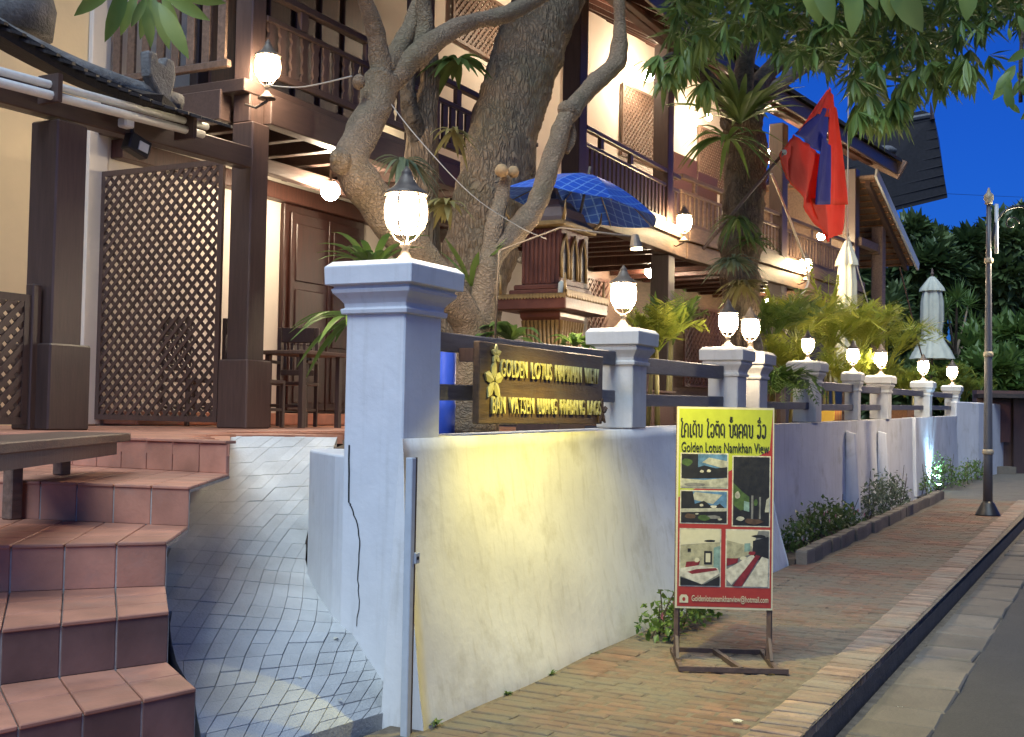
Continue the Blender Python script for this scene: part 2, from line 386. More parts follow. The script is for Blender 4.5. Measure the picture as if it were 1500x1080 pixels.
for i in range(int(19/.092)):
    x = -1.0+i*.092; cells.append((x, -1.868+.0005*i, G(x)+.004, 0))
lay(cells, (.074, .262, .07), 'kerb_brick', kerb, (M['kerb'], M['kerb_far']), 170, 4)
cells = []
for i in range(int(7.6/.11)):
    x = -.2+i*.11; cells.append((x, -.455, G(x)+.004, 0))
lay(cells, (.10, .25, .05), 'border_brick', side, (M['brick'], M['brick_far']), 60, 5)
# gutter stones
x = -.6; rr = random.Random(9)
for k in range(34):
    L = rr.uniform(.34, .62); mb = MB(); b = .012; y0, y1 = -2.46+rr.uniform(-.015, .015), -2.06
    mb.sqlathe([(1, -.06), (1, -b), (1-.05, 0)], (0, 0, 0), L/2-.012, (y1-y0)/2)
    o = mb.build('gutter_stone', M['stone'], gutter, off=Vector((0, 0, 0)))
    o.location = (x+L/2, (y0+y1)/2, G(x+L/2)-.158+rr.uniform(-.008, .008)); o.rotation_euler = (rr.uniform(-.03, .03), rr.uniform(-.03, .03), rr.uniform(-.03, .03))
    x += L

# ================================================================== garden terrace
FZ = 1.42
tb = MB()
tb.prism([(-.25, 1.5, -.4), (1.48, 3.19, -.4), (2.27, 2.6, -.4), (2.27, 1.93, -.4), (.95, 1.12, -.4), (.50, .36, -.4), (6.6, .20, -.4), (7.2, .30, -.4), (26, .45, -.4), (26, 30, -.4), (-9, 30, -.4), (-9, 3.3, -.4), (-.25, 3.3, -.4)], (0, 0, 1.74))
terrace = struct(tb.build('garden_terrace', M['earth']))
tf = MB()
tf.prism([(-.30, .86, 1.341), (1.45, 2.36, 1.341), (2.27, 1.95, 1.341), (2.2, 2.6, 1.341), (10, 2.75, 1.341), (10, 6.5, 1.341), (-9, 6.5, 1.341), (-9, 3.25, 1.341), (-.25, 3.25, 1.341)], (0, 0, FZ-.012-1.341))
vfloor = struct(tf.build('terrace_floor', M['terracotta']))
def tile_mesh(L, W, H=.02):
    return piece(L, W, H, .004)
tm = tile_mesh(.292, .292); tm.materials.append(M['terracotta'])
for i in range(22):
    for j in range(13):
        x, y = -.12+i*.3, 1.06+j*.3
        if y > 1.22+(x+.12)*.86 or y > 2.65:
            p = (x, y)
            if y > 2.7 or x < 1.9:
                d = Vector((x, y, FZ))-CAM; px = 750+FOC*d.dot(RGT)/d.dot(FWD)
                if -40 < px < 700: inst(tm, 'floor_tile', vfloor, (x, y, FZ))

# ================================================================== curved stairs
STEP = [(.545, (-3.40, -1.10), (-2.66, -1.26)), (.72, (-3.063, -.748), (-2.419, -.856)), (.895, (-2.722, -.323), (-2.184, -.515)),
        (1.07, (-2.225, .291), (-1.759, -.095)), (1.245, (-1.453, 1.113), (-1.251, .261)), (1.42, (-.256, 1.584), (-.279, .869))]
def ext(Lp, Rp, d): v = (Vector(Lp)-Vector(Rp)); v.normalize(); return Vector(Rp)+v*d
stairs = struct(thing('curved_stairs', 'curved terracotta stairs', 'stairs', (-2.2, -.4, -.4)))
del stairs['label']; del stairs['category']
EL = [1.9, 1.8, 1.7, 1.7, 1.9, 2.2]
for k in range(len(STEP)-1):
    z, Lp, Rp = STEP[k]; z2, L2, R2 = STEP[k+1]
    A = Vector(Rp); B = ext(Lp, Rp, EL[k]); C2 = ext(L2, R2, EL[k+1]); D = Vector(R2)
    inn = ((C2+D)/2-(A+B)/2).normalized()
    D2 = D
    if k >= 3:
        def pxof(p): d = Vector((p.x, p.y, z))-CAM; return d.dot(RGT)/d.dot(FWD)
        for q_ in range(61):
            if pxof(D.lerp(C2, q_/60)) <= pxof(A)-.002: D2 = D.lerp(C2, q_/60); break
        sb_ = MB(); sb_.prism([(*(A+inn*.006), z-.024), (*D, z-.024), (*C2, z-.024), (*(B+inn*.006), z-.024)], (0, 0, .012)); sb_.build('step_slab', M['mortar'], stairs)
    zc = -.4 if k < 3 else STEP[k-1][0]-.02
    core = MB(); core.prism([(*(A+inn*.002), zc), (*D2, zc), (*C2, zc), (*(B+inn*.002), zc)], (0, 0, z-(.012 if k < 3 else .0245)-zc))
    core.build('step_core', M['mortar'], stairs)
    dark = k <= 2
    nt_ = int(round((B-A).length/.195))
    for i in range(nt_):
        a, b = i/nt_, (i+1)/nt_
        P0, P1 = A.lerp(B, a), A.lerp(B, b); Q0, Q1 = D.lerp(C2, a), D.lerp(C2, b)
        g = (P1-P0).normalized()*.003
        # riser tile, standing 8 mm proud of the core
        out = -inn*.002; zl = (STEP[k-1][0] if k else .30)+.002
        rb = MB(); rb.hexa([(*(P0+g+out), zl), (*(P0+g+inn*.004), zl), (*(P1-g+inn*.004), zl), (*(P1-g+out), zl),
                            (*(P0+g+out), z-.003), (*(P0+g+inn*.004), z-.003), (*(P1-g+inn*.004), z-.003), (*(P1-g+out), z-.003)])
        rb.build('riser_tile', M['terracotta_shaded'] if dark else M['terracotta'], stairs, bevel=.003)
        # tread tiles
        dep = ((Q0+Q1)/2-(P0+P1)/2).length; nr = max(1, int(round(dep/.24)))
        for r_ in range(nr):
            u0, u1 = r_/nr, (r_+1)/nr
            c = [P0.lerp(Q0, u0)+g, P1.lerp(Q1, u0)-g, P1.lerp(Q1, u1)-g, P0.lerp(Q0, u1)+g]
            e = inn*.003
            if r_ == 0: c[0] = c[0]-inn*.012; c[1] = c[1]-inn*.012
            c = [c[0]+e, c[1]+e, c[2]-e, c[3]-e]
            tbm = MB(); tbm.hexa([(*q, z-.011) for q in c[::-1]]+[(*q, z+.003) for q in c[::-1]])
            tbm.build('tread_tile', M['terracotta'], stairs, bevel=.003)
A = Vector(STEP[3][2]); rd = (A-Vector((CAM.x, CAM.y))).normalized()
base_ = MB(); base_.prism([(*(A+rd*.05), -.4), (*(A+rd*2.0), -.4), (*ext(STEP[5][1], STEP[5][2], 2.2), -.4), (*ext(STEP[3][1], STEP[3][2], 1.65), -.4)], (0, 0, 1.04+.4)); base_.build('stair_base', M['mortar'], stairs)
z, Lp, Rp = STEP[5]; A = Vector(Rp); B = ext(Lp, Rp, 2.2); inn = Vector((1, 0))
nt_ = 11
for i in range(nt_):
    P0, P1 = A.lerp(B, i/nt_), A.lerp(B, (i+1)/nt_); g = (P1-P0).normalized()*.003
    rb = MB(); zl = 1.248
    rb.hexa([(P0.x-.03, P0.y+g.y, zl), (P0.x, P0.y+g.y, zl), (P1.x, P1.y-g.y, zl), (P1.x-.03, P1.y-g.y, zl), (P0.x-.03, P0.y+g.y, 1.405), (P0.x, P0.y+g.y, 1.405), (P1.x, P1.y-g.y, 1.405), (P1.x-.03, P1.y-g.y, 1.405)])
    rb.build('riser_tile', M['terracotta'], stairs, bevel=.003)
    tbm = MB(); tbm.box((P0.x-.04, P0.y+.003, 1.408), (P0.x+(.05 if i < 2 else .24), P1.y-.003, 1.424)); tbm.build('tread_tile', M['terracotta'], stairs, bevel=.003)

# ================================================================== ramp
def spline(pts, n):
    pts = [Vector(p) for p in pts]; k = len(pts); out = []
    for i in range(n+1):
        t = i/n*(k-1); j = min(int(t), k-2); u = t-j
        p0, p1, p2, p3 = pts[max(j-1, 0)], pts[j], pts[j+1], pts[min(j+2, k-1)]
        out.append(.5*((2*p1)+(p2-p0)*u+(2*p0-5*p1+4*p2-p3)*u*u+(3*p1-p0-3*p2+p3)*u**3))
    return out
PXC = ((306, 1120, 5.0), (291, 1068, 5.15), (282, 1015, 5.4), (256, 965, 5.65), (247, 905, 6.0), (243, 860, 6.35), (243, 815, 6.75), (250, 770, 7.15), (265, 735, 7.6), (292, 690, 8.1), (340, 640, 8.7))
RP = [(-.03, -.05, .04), (.02, .02, .12), (.05, .10, .21), (.05, .20, .32), (.052, .30, .42), (.28, .62, .51), (.66, 1.05, .62), (.97, 1.28, .80), (1.37, 1.50, 1.0), (1.77, 1.72, 1.2), (2.2, 1.95, 1.39)]
NT, NS = 44, 16
LS, RS = [atd(*p) for p in spline(PXC, NT)], spline(RP, NT)
def ramp_pt(t, s):
    t = max(0, min(1, t))*NT; j = min(int(t), NT-1); u = t-j
    return LS[j].lerp(LS[j+1], u).lerp(RS[j].lerp(RS[j+1], u), s)
rb = MB()
for i in range(NT+1):
    for j in range(NS+1): rb.v.append(tuple(ramp_pt(i/NT, j/NS)-Vector((0, 0, .075))))
for i in range(NT):
    for j in range(NS): rb.face((i*(NS+1)+j, i*(NS+1)+j+1, (i+1)*(NS+1)+j+1, (i+1)*(NS+1)+j))
ramp_o = struct(rb.build('ramp', M['ramp_joint'], smooth=True))
sk = MB(); edge = [ramp_pt(i/NT, 0) for i in range(NT+1)][::-1]+[ramp_pt(0, j/8) for j in range(1, 9)]
n0 = len(edge)
for p in edge: sk.v.append((p.x, p.y, p.z+.002))
for p in edge: sk.v.append((p.x, p.y, -.3))
for i in range(n0-1): sk.face((i, i+1, n0+i+1, n0+i))
sk.build('ramp_side', M['ramp_side'], ramp_o, smooth=True)
# paver pieces in slanting courses
rows, cols = 24, 10
pr = random.Random(5)
shear = .62
for i in range(rows):
    t0, t1 = i/rows, (i+1)/rows
    for j in range(-18, cols):
        s00 = (j+shear*i)/cols; 
        c = []
        for (ti, sj) in ((t0, s00), (t0, s00+1/cols), (t1, s00+1/cols+shear/cols), (t1, s00+shear/cols)): c.append([ti, sj])
        lo, hi = min(q[1] for q in c), max(q[1] for q in c)
        if hi < .03 or lo > .985: continue
        for q in c: q[1] = max(0, min(1, q[1]))
        if c[1][1]-c[0][1] < .01 and c[2][1]-c[3][1] < .01: continue
        pts = [ramp_pt(*q) for q in c]
        cen = sum(pts, Vector())/4
        pts = [p+(cen-p).normalized()*min(.0034, (cen-p).length*.3) for p in pts]
        dz = Vector((0, 0, pr.uniform(.002, .007)))
        pb = MB(); pb.hexa([p-Vector((0, 0, .085)) for p in pts[::-1]]+[p+dz for p in pts[::-1]])
        pb.build('ramp_paver', M['paver'], ramp_o)

# ================================================================== boundary walls
def wall_mesh(x0, x1, yt, yb, ztop, nx, nz, mat, name, thick=.22, seed=1, endbat=0, lump=.010, lbat=0):
    rr = np.random.default_rng(seed); mb = MB()
    ph = rr.uniform(0, 6, 8)
    for i in range(nx+1):
        for k in range(nz+1):
            u, v = i/nx, k/nz; x = x0+(x1-x0)*u+endbat*u**8*(1-v)-lbat*(1-u)**8*(1-v); zt = ztop+G(x); z = -.25+(zt+.25)*v
            y = yt+(yb-yt)*(max(0, 1-max(z-G(x), 0)/ztop))**1.4
            y += lump*(math.sin(2.1*x+ph[0]+1.3*z)+.6*math.sin(4.7*x+ph[1]-2.2*z)+.5*math.sin(7.9*z+ph[2]+3.1*x))*(1 if 0 < v < 1 else .3)
            mb.v.append((x, y, z))
    for i in range(nx):
        for k in range(nz): a = i*(nz+1)+k; b = a+nz+1; mb.face((a, b, b+1, a+1))
    # top and ends as a simple back box
    n = len(mb.v)
    for i in range(nx+1):
        v = mb.v[i*(nz+1)+nz]; mb.v.append((v[0], yt+(thick if lbat == 0 or v[0] > .45 else .012), v[2]))
    for i in range(nx): mb.face((i*(nz+1)+nz, (i+1)*(nz+1)+nz, n+i+1, n+i))
    for side_ in (0, nx):
        m_ = len(mb.v); top = mb.v[side_*(nz+1)+nz]; mb.v.append((mb.v[side_*(nz+1)][0], yt+(thick if lbat == 0 or side_ else .012), -.25))
        f = [side_*(nz+1)+k for k in range(nz+1)]+[n+side_, m_]
        mb.face(f if side_ else f[::-1])
    return mb.build(name, mat, smooth=False)
nw = wall_mesh(.0, 6.85, -.05, -.30, 1.455, 84, 24, M['plaster'], 'garden_wall', .36, 1, .22, lbat=.15)
for p in nw.data.polygons: p.use_smooth = len(p.vertices) == 4
tag(nw, 'near battered white plaster garden wall under the wooden sign, lit yellow', 'wall')
fw = wall_mesh(6.70, 17.6, .14, .10, 1.43, 60, 10, M['plaster'], 'garden_wall', .2, 2, 0, .006)
tag(fw, 'long far white garden wall behind the flower bed and wall fins', 'wall')
fw2 = wall_mesh(17.62, 23.6, .08, .05, 1.44, 20, 10, M['plaster'], 'garden_wall', .25, 3, 0, .006)
tag(fw2, 'white garden wall section washed by a blue ground light', 'wall')
wl3 = MB(); wl3.prism([(23.4, .10, 0), (24.6, -.25, 0), (28.5, -.7, 0), (28.5, -.45, 0), (24.7, 0, 0), (23.6, .35, 0)], (0, 0, 2.05))
tag(wl3.build('garden_wall', M['plaster'], bevel=.02), 'farthest white wall stretch behind the street lamp post', 'wall')
for px, zt, dd in ((1258, 1.26, 'nearer'), (1303, 1.22, 'farther')):
    p = ony(px, 660, -.06); fb = MB()
    fb.hexa([(p.x, -.10, 0), (p.x+.14, -.10, 0), (p.x+.14, .12, 0), (p.x, .12, 0), (p.x+.02, .0, zt+G(p.x)), (p.x+.12, .0, zt+G(p.x)), (p.x+.12, .13, zt+G(p.x)+.04), (p.x+.02, .13, zt+G(p.x)+.04)])
    tag(fb.build('wall_fin', M['plaster'], bevel=.01), dd+' slim white fin standing against the long far garden wall', 'wall fin')
# curved low wall beside the gate pillar, with its crack
cw = [(.047, .28), (.052, .36), (.10, .45), (.28, .66), (.47, .87), (.60, 1.0), (.68, 1.06), (.78, 1.10), (.90, 1.12), (.96, .95), (.45, .30)]
lw = MB(); lw.prism([(x, y, -.25) for x, y in cw[::-1]], (0, 0, 1.605))
lwo = tag(lw.build('low_wall', M['plaster_pillar'], bevel=.012, segs=2), 'low rounded white wall joined to the left of the big gate pillar', 'wall')
ck = MB(); cr = random.Random(3)
cp = [onx(x, y, .0315) for x, y in ((511, 652), (511, 736), (514, 742), (524, 768), (527, 800), (524, 850), (526, 880), (521, 930))]
cps = []
for a, b in zip(cp[:-1], cp[1:]):
    for k in range(4): q = a.lerp(b, k/4); cps.append(q+Vector((0, cr.uniform(-.004, .004), 0)))
for i, (a, b) in enumerate(zip(cps[:-1], cps[1:])):
    w_ = .0052*(1-.6*i/len(cps)); ck.poly([(a.x, a.y-w_, a.z), (a.x, a.y+w_, a.z), (b.x, b.y+w_, b.z), (b.x, b.y-w_, b.z)])

# ------------------------------------------------------------------ pillars
def pillar(name, cx, cy, h, zt, zb, label, group=None, mat='plaster_pillar'):
    t = thing(name, label, 'pillar', (cx, cy, zb), group)
    s = MB(); s.box((-h, -h, 0), (h, h, zt-zb-.26)); s.build('shaft', M[mat], t, bevel=.008, off=Vector((0, 0, 0)))
    c = MB(); k = h/.19
    c.sqlathe([(h*.98, 0), (h+.022*k, .002), (h+.026*k, .028), (h+.008*k, .034), (h+.012*k, .06), (h+.03*k, .085), (h+.058*k, .115), (h+.064*k, .135), (h+.052*k, .14), (h+.055*k, .155), (h+.088*k, .157), (h+.092*k, .255), (h+.06*k, .285), (.02, .30)], (0, 0, zt-zb-.262-.02))
    c.build('cap', M[mat], t, off=Vector((0, 0, 0)), bevel=.004)
    return t
big = pillar('gate_pillar', .225, .16, .19, 2.405, -.2, 'big blue-lit white gate pillar with moulded cap beside the ramp')
ck.build('crack', M['black'], big)
SP = [(3.38, .09, 'white fence pillar at the right end of the wooden sign'), (6.12, .09, 'white fence pillar just left of the fern covered tree trunk'),
      (6.93, .10, 'white fence pillar half hidden behind the fern covered tree trunk'), (10.05, .25, 'white fence pillar with flared cap right of the hanging fern'),
      (12.85, .25, 'slim white fence pillar left of the orange striped cloth gap'), (15.08, .25, 'third white fence pillar from the street lamp post'),
      (19.6, .25, 'second white fence pillar from the street lamp post'), (23.9, .25, 'white fence pillar nearest to the street lamp post')]
pil = []
for i, (x, y, lb) in enumerate(SP):
    zt = (2.27, 2.28, 2.28, 2.33, 2.30, 2.33, 2.38, 2.42)[i]
    pil.append(pillar('fence_pillar', x, y, .15 if i != 4 else .10, zt, (1.462 if i < 3 else 1.436)+G(x), lb, 'pillars along the garden wall', 'pillar_dimmed'))
# rails between pillars
def rails(x0, x1, y, zs, name_lab):
    t = thing('fence_rail', name_lab, 'fence', (x0, y, zs[0][0]), 'rails between the wall pillars')
    for z0, z1 in zs:
        b = MB(); b.hexa([(x0, y-.03, z0+G(x0)), (x1, y-.03, z0+G(x1)), (x1, y+.03, z0+G(x1)), (x0, y+.03, z0+G(x0)), (x0, y-.03, z1+G(x0)), (x1, y-.03, z1+G(x1)), (x1, y+.03, z1+G(x1)), (x0, y+.03, z1+G(x0))])
        b.build('rail', M['rail'], t, bevel=.006)
ZR = [(1.945, 2.055), (1.66, 1.755)]
rails(.40, 3.20, .10, ZR, 'two dark timber rails behind the wooden sign')
rails(3.50, 5.94, .10, [(1.90, 2.03), (1.63, 1.73)], 'two grey rails between the sign end pillar and the next pillar')
rails(7.1, 9.9, .22, [(1.87, 1.98), (1.60, 1.69)], 'two grey rails behind the hanging fern')
rails(10.2, 12.75, .25, [(1.85, 1.97), (1.58, 1.67)], 'two grey rails in front of the orange striped cloth')
rails(12.95, 14.93, .25, [(1.85, 1.96), (1.58, 1.67)], 'two grey rails one gap right of the orange striped cloth')
rails(15.23, 19.45, .25, [(1.85, 1.96), (1.58, 1.67)], 'two grey rails before the wooden cabinet on the terrace')
rails(19.75, 23.75, .25, [(1.85, 1.96), (1.58, 1.67)], 'two grey rails in the last gap before the street lamp post')
# gate track post bolted in front of the big pillar
gx = ony(605, 660, -.27).x
gp = thing('gate_post', 'slim grey steel gate post with a latch lug before the big pillar', 'post', (gx, -.27, -.1))
b = MB(); b.box((gx-.028, -.285, -.1), (gx+.010, -.245, 1.37)); b.build('post', M['steel'], gp, bevel=.004)
b = MB(); b.box((gx+.0105, -.268, -.1), (gx+.048, -.258, 1.37)); b.build('flange', M['rust'], gp)
b = MB(); b.box((gx+.010, -.292, .84), (gx+.052, -.269, .895)); lug = b.build('latch_lug', M['steel'], gp, bevel=.003)
b = MB(); b.tube([(gx+.030, -.296, .868), (gx+.030, -.290, .868)], .009, 10); b.build('bolt_hole', M['black'], lug)
# ================================================================== timber guesthouse
house = thing('timber_guesthouse', 'two-storey white and dark timber guesthouse with long carved balcony', 'building', (8, 4.5, 1.42))
class Fr:
    def __init__(s, ox, oy, ang): a = R(ang); s.o = Vector((ox, oy, 0)); s.d = Vector((math.cos(a), math.sin(a), 0)); s.p = Vector((-math.sin(a), math.cos(a), 0))
    def __call__(s, u, d, z): return s.o+s.d*u+s.p*d+Vector((0, 0, z))
    def hit(s, px, py, d):                     # pixel -> (u, z) on the plane d metres behind the front line
        r_ = ray(px, py); t = ((s.o+s.p*d-CAM).dot(s.p))/r_.dot(s.p); q = CAM+r_*t
        return (q-s.o).dot(s.d), q.z
    def box(s, mb, u0, u1, d0, d1, z0, z1):
        return mb.hexa([s(u0, d0, z0), s(u1, d0, z0), s(u1, d1, z0), s(u0, d1, z0), s(u0, d0, z1), s(u1, d0, z1), s(u1, d1, z1), s(u0, d1, z1)])
A_, B_, C_ = Fr(0, 3.6, 0), Fr(0, 3.0, 0), Fr(13, 3.0, -6.5)
def hb(name, fr, u0, u1, d0, d1, z0, z1, mat, parent=None, bevel=.008):
    mb = MB(); fr.box(mb, u0, u1, d0, d1, z0, z1); return mb.build(name, M[mat], parent or house, bevel=bevel)
def lattice(O, U, V, w, h, pitch, sw, th, nrm, mat, parent, name='lattice_panel', frame=.05, single=False):
    """diagonal slat panel: O corner, U and V unit vectors, nrm the face normal"""
    O, U, V, N = Vector(O), Vector(U), Vector(V), Vector(nrm)
    fm = MB()
    for (a, b, c, d) in ((0, frame, 0, h), (w-frame, w, 0, h), (frame, w-frame, 0, frame), (frame, w-frame, h-frame, h)):
        fm.hexa([O+U*a+V*c-N*th*1.6, O+U*b+V*c-N*th*1.6, O+U*b+V*c+N*th*1.6, O+U*a+V*c+N*th*1.6, O+U*a+V*d-N*th*1.6, O+U*b+V*d-N*th*1.6, O+U*b+V*d+N*th*1.6, O+U*a+V*d+N*th*1.6])
    po = fm.build(name, mat, parent)
    joined = MB(); x0, x1, y0, y1 = frame*.5, w-frame*.5, frame*.5, h-frame*.5
    step = pitch*math.sqrt(2)
    for fam in (1, -1):
        k = -h if fam == 1 else 0
        c = (-h if fam == 1 else 0)+step*.5
        top = w if fam == 1 else w+h
        while c < top:
            # fam 1: y = x - c ; fam -1: y = c - x
            pts = []
            if fam == 1: a, b = max(x0, y0+c), min(x1, y1+c)
            else: a, b = max(x0, c-y1), min(x1, c-y0)
            if b-a > .02:
                pa = O+U*a+V*(a-c if fam == 1 else c-a)+N*th*.55*fam; pb = O+U*b+V*(b-c if fam == 1 else c-b)+N*th*.55*fam
                if single:
                    s_ = MB(); s_.beam(pa, pb, th, sw, up=V.cross(U) if False else (V if True else N)); 
                    s_ = MB(); s_.beam(pa, pb, sw, th, up=N); s_.build('slat', mat, po)
                else: joined.beam(pa, pb, sw, th, up=N)
            c += step
    if not single: joined.build('slats', mat, po, kind='stuff')
    return po
# --- walls
hb('ground_wall', A_, 3.12, 13.5, 1.82, 2.02, 1.4, 4.5, 'inner_wall')
hb('ground_wall', C_, .2, 9.5, 2.42, 2.6, 1.4, 4.45, 'wood_mid')
hb('upper_wall', A_, 3.12, 13.5, 1.82, 2.02, 4.5, 8.96, 'inner_wall')
hb('upper_wall', C_, .2, 9.2, 2.42, 2.6, 4.5, 8.94, 'inner_wall')
hb('end_wall', C_, 9.0, 9.2, .1, 2.4, 4.5, 7.0, 'wood_mid')
wing = thing('cream_wing', 'cream painted two-storey wing at the left behind the porch posts', 'building', (-2, 5.5, 1.42))
hb('wall', A_, -9, 3.10, 1.86, 2.1, 1.4, 8.5, 'cream', wing)
hb('corner_trim', A_, 2.86, 3.10, 1.80, 1.858, 1.42, 8.4, 'inner_wall', wing)
hb('dark_window', A_, .05, .48, 1.82, 1.858, 3.05, 3.45, 'pvc_blue', wing)
# --- posts
def post(fr, u, d, w_, z0, z1, plinth=False, mat='wood', parent=None):
    o = hb('post', fr, u, u+w_, d, d+w_, z0, z1, mat, parent, .012)
    if plinth:
        hb('plinth', fr, u-.05, u+w_+.05, d-.05, d+w_+.05, z0, z0+.62, mat, o, .012)
    return o
post(A_, 3.06, -.02, .24, FZ, 4.2, True)
post(A_, 3.08, .034, .20, 4.201, 8.0)
post(B_, 8.95, 0, .30, FZ, 4.14); post(B_, 8.97, .034, .26, 4.141, 7.6)
post(B_, 12.35, 0, .30, FZ, 4.14); post(B_, 12.37, .034, .26, 4.141, 7.5)
post(A_, 6.0, .0, .26, FZ, 4.2); post(A_, 6.01, .034, .24, 4.201, 8.0)
u1, _ = C_.hit(1150, 330, 0); post(C_, u1-.15, 0, .28, 1.4, 7.3)
post(C_, 2.2, 0, .28, 1.4, 7.3)
post(C_, 8.7, 0, .28, 1.4, 7.2)
# --- balcony floors, beams, joists
hb('balcony_floor', A_, 2.98, 8.3, .02, 1.80, 4.46, 4.58, 'wood_h')
hb('balcony_floor', B_, 8.3, 13.05, .02, 2.40, 4.40, 4.52, 'wood_soffit')
hb('balcony_floor', C_, .08, 9.1, .02, 2.40, 4.40, 4.52, 'wood_soffit')
hb('floor_beam', A_, 3.30, 8.28, -.03, .12, 4.22, 4.50, 'wood_h')
hb('floor_beam', A_, 2.96, 3.12, .28, 1.80, 4.22, 4.50, 'wood_h')
hb('floor_beam', B_, 8.28, 13.02, -.06, .10, 4.15, 4.42, 'wood_mid')
hb('fascia', B_, 8.28, 13.02, -.10, -.061, 4.43, 4.60, 'wood_mid')
hb('floor_beam', C_, .06, 9.1, -.06, .10, 4.15, 4.42, 'wood_mid')
hb('fascia', C_, .06, 9.1, -.10, -.061, 4.44, 4.68, 'wood_mid')
for k in range(9): hb('joist', A_, 3.55+k*.55, 3.65+k*.55, .13, 1.80, 4.28, 4.455, 'wood_h')
for k in range(9): hb('joist', B_, 8.6+k*.5, 8.7+k*.5, .11, 2.40, 4.20, 4.395, 'wood_red')
for k in range(13): hb('joist', C_, .6+k*.65, .7+k*.65, .11, 2.40, 4.20, 4.395, 'wood_red')
hb('wall_beam', A_, 3.14, 13.2, 1.66, 1.815, 4.02, 4.21, 'wood_red')
hb('cross_beam', A_, 3.26, 8.2, .9, 1.02, 4.05, 4.20, 'wood_h')
# --- balustrades
def balustrade(fr, u0, u1, d, zb, zm, zt, pitch, bw, mat, carved=False):
    hb('handrail', fr, u0, u1, d-.045, d+.045, zt-.07, zt, mat)
    hb('mid_rail', fr, u0, u1, d-.03, d+.03, zm-.055, zm, mat)
    hb('bottom_rail', fr, u0, u1, d-.03, d+.03, zb, zb+.07, mat)
    n = int((u1-u0)/pitch)
    mb = MB(); h = zm-.058-(zb+.072)
    if carved:
        prof = [(.5, 0), (.5, .12), (.28, .2), (.5, .34), (.34, .5), (.5, .66), (.28, .8), (.5, .88), (.5, 1)]
        L_ = [(-bw*p, 0, h*q) for p, q in prof]; R_ = [(bw*p, 0, h*q) for p, q in prof[::-1]]
        for i in range(len(prof)-1):
            p, q = prof[i], prof[i+1]
            mb.hexa([(-bw*p[0], -.014, h*p[1]), (bw*p[0], -.014, h*p[1]), (bw*p[0], .014, h*p[1]), (-bw*p[0], .014, h*p[1]), (-bw*q[0], -.014, h*q[1]), (bw*q[0], -.014, h*q[1]), (bw*q[0], .014, h*q[1]), (-bw*q[0], .014, h*q[1])])
    else: mb.box((-bw/2, -.016, 0), (bw/2, .016, h))
    me = bpy.data.meshes.new('baluster'); me.from_pydata(mb.v, [], mb.f); me.materials.append(M[mat])
    ang = math.atan2(fr.d.y, fr.d.x)
    for i in range(n):
        p = fr(u0+(i+.5)*(u1-u0)/n, d, zb+.072)-house.location
        inst(me, 'baluster', house, p, (0, 0, ang))
    for k in range(int((u1-u0)/1.1)):
        q = hb('rail_block', fr, u0+.5+k*1.1, u0+.62+k*1.1, d-.028, d+.028, zm+.001, zt-.071, mat)
balustrade(A_, 3.28, 6.0, .05, 4.68, 5.24, 5.50, .17, .105, 'wood', True)
balustrade(A_, 6.26, 8.95, .05, 4.68, 5.24, 5.50, .17, .105, 'wood')
SA = Fr(3.05, 3.86, 90)
balustrade(SA, 0, 1.50, 0, 4.72, 5.50, 5.75, .185, .09, 'wood_mid')
balustrade(B_, 9.24, 12.36, .08, 4.66, 5.27, 5.50, .155, .085, 'wood')
balustrade(B_, 12.64, 13.0, .08, 4.66, 5.27, 5.50, .155, .085, 'wood')
balustrade(C_, .05, 8.7, .08, 4.72, 5.30, 5.55, .165, .08, 'wood_mid')
# --- lattice panels
lattice((3.04, 5.40, 1.47), (0, -1, 0), (0, 0, 1), 1.52, 2.40, .080, .034, .010, (-1, 0, 0), M['wood'], house, single=True)
def latt_px(fr, d, x0, y0, x1, y1, pitch, sw, mat='wood_mid'):
    ua, za = fr.hit(x0, y0, d); ub, zb = fr.hit(x1, y1, d)
    return lattice(fr(ua, d, min(za, zb)), fr.d, (0, 0, 1), ub-ua, abs(za-zb), pitch, sw, .012, -fr.p, M[mat], house)
latt_px(A_, 1.76, 664, -40, 748, 105, .085, .045)
latt_px(C_, 2.36, 912, 120, 968, 250, .085, .045)
latt_px(C_, 2.36, 1024, 183, 1066, 290, .085, .045)
latt_px(C_, 2.36, 1118, 250, 1180, 345, .10, .05)
# ground lattice screens seen under the balcony
latt_px(B_, 2.2, 858, 402, 952, 600, .12, .042, 'wood_red')
latt_px(C_, 2.3, 1003, 445, 1058, 570, .12, .042, 'wood_red')
hb('screen_wall', B_, 8.6, 17.5, 2.30, 2.40, 1.42, 4.1, 'inner_wall')
# --- doors
def door(fr, u0, u1, d, z0, z1, mat='door_wood', leaves=2):
    t = hb('door', fr, u0, u1, d-.06, d, z0, z1, 'door_wood'); lw_ = (u1-u0-.16)/leaves
    for k in range(leaves):
        a = u0+.08+k*lw_
        lf = hb('door_leaf', fr, a+.01, a+lw_-.01, d-.10, d-.061, z0+.03, z1-.09, mat, t)
        for (q0, q1) in ((.05, .30), (.34, .62), (.66, .95)):
            hb('panel', fr, a+.09, a+lw_-.09, d-.118, d-.101, z0+(z1-z0-.1)*q0, z0+(z1-z0-.1)*q1, 'door_wood', lf if False else t, .015)
    return t
door(A_, 5.78, 7.42, 1.815, 1.56, 4.02)
hb('threshold', A_, 3.14, 8.5, 1.35, 1.81, 1.425, 1.555, 'terracotta')
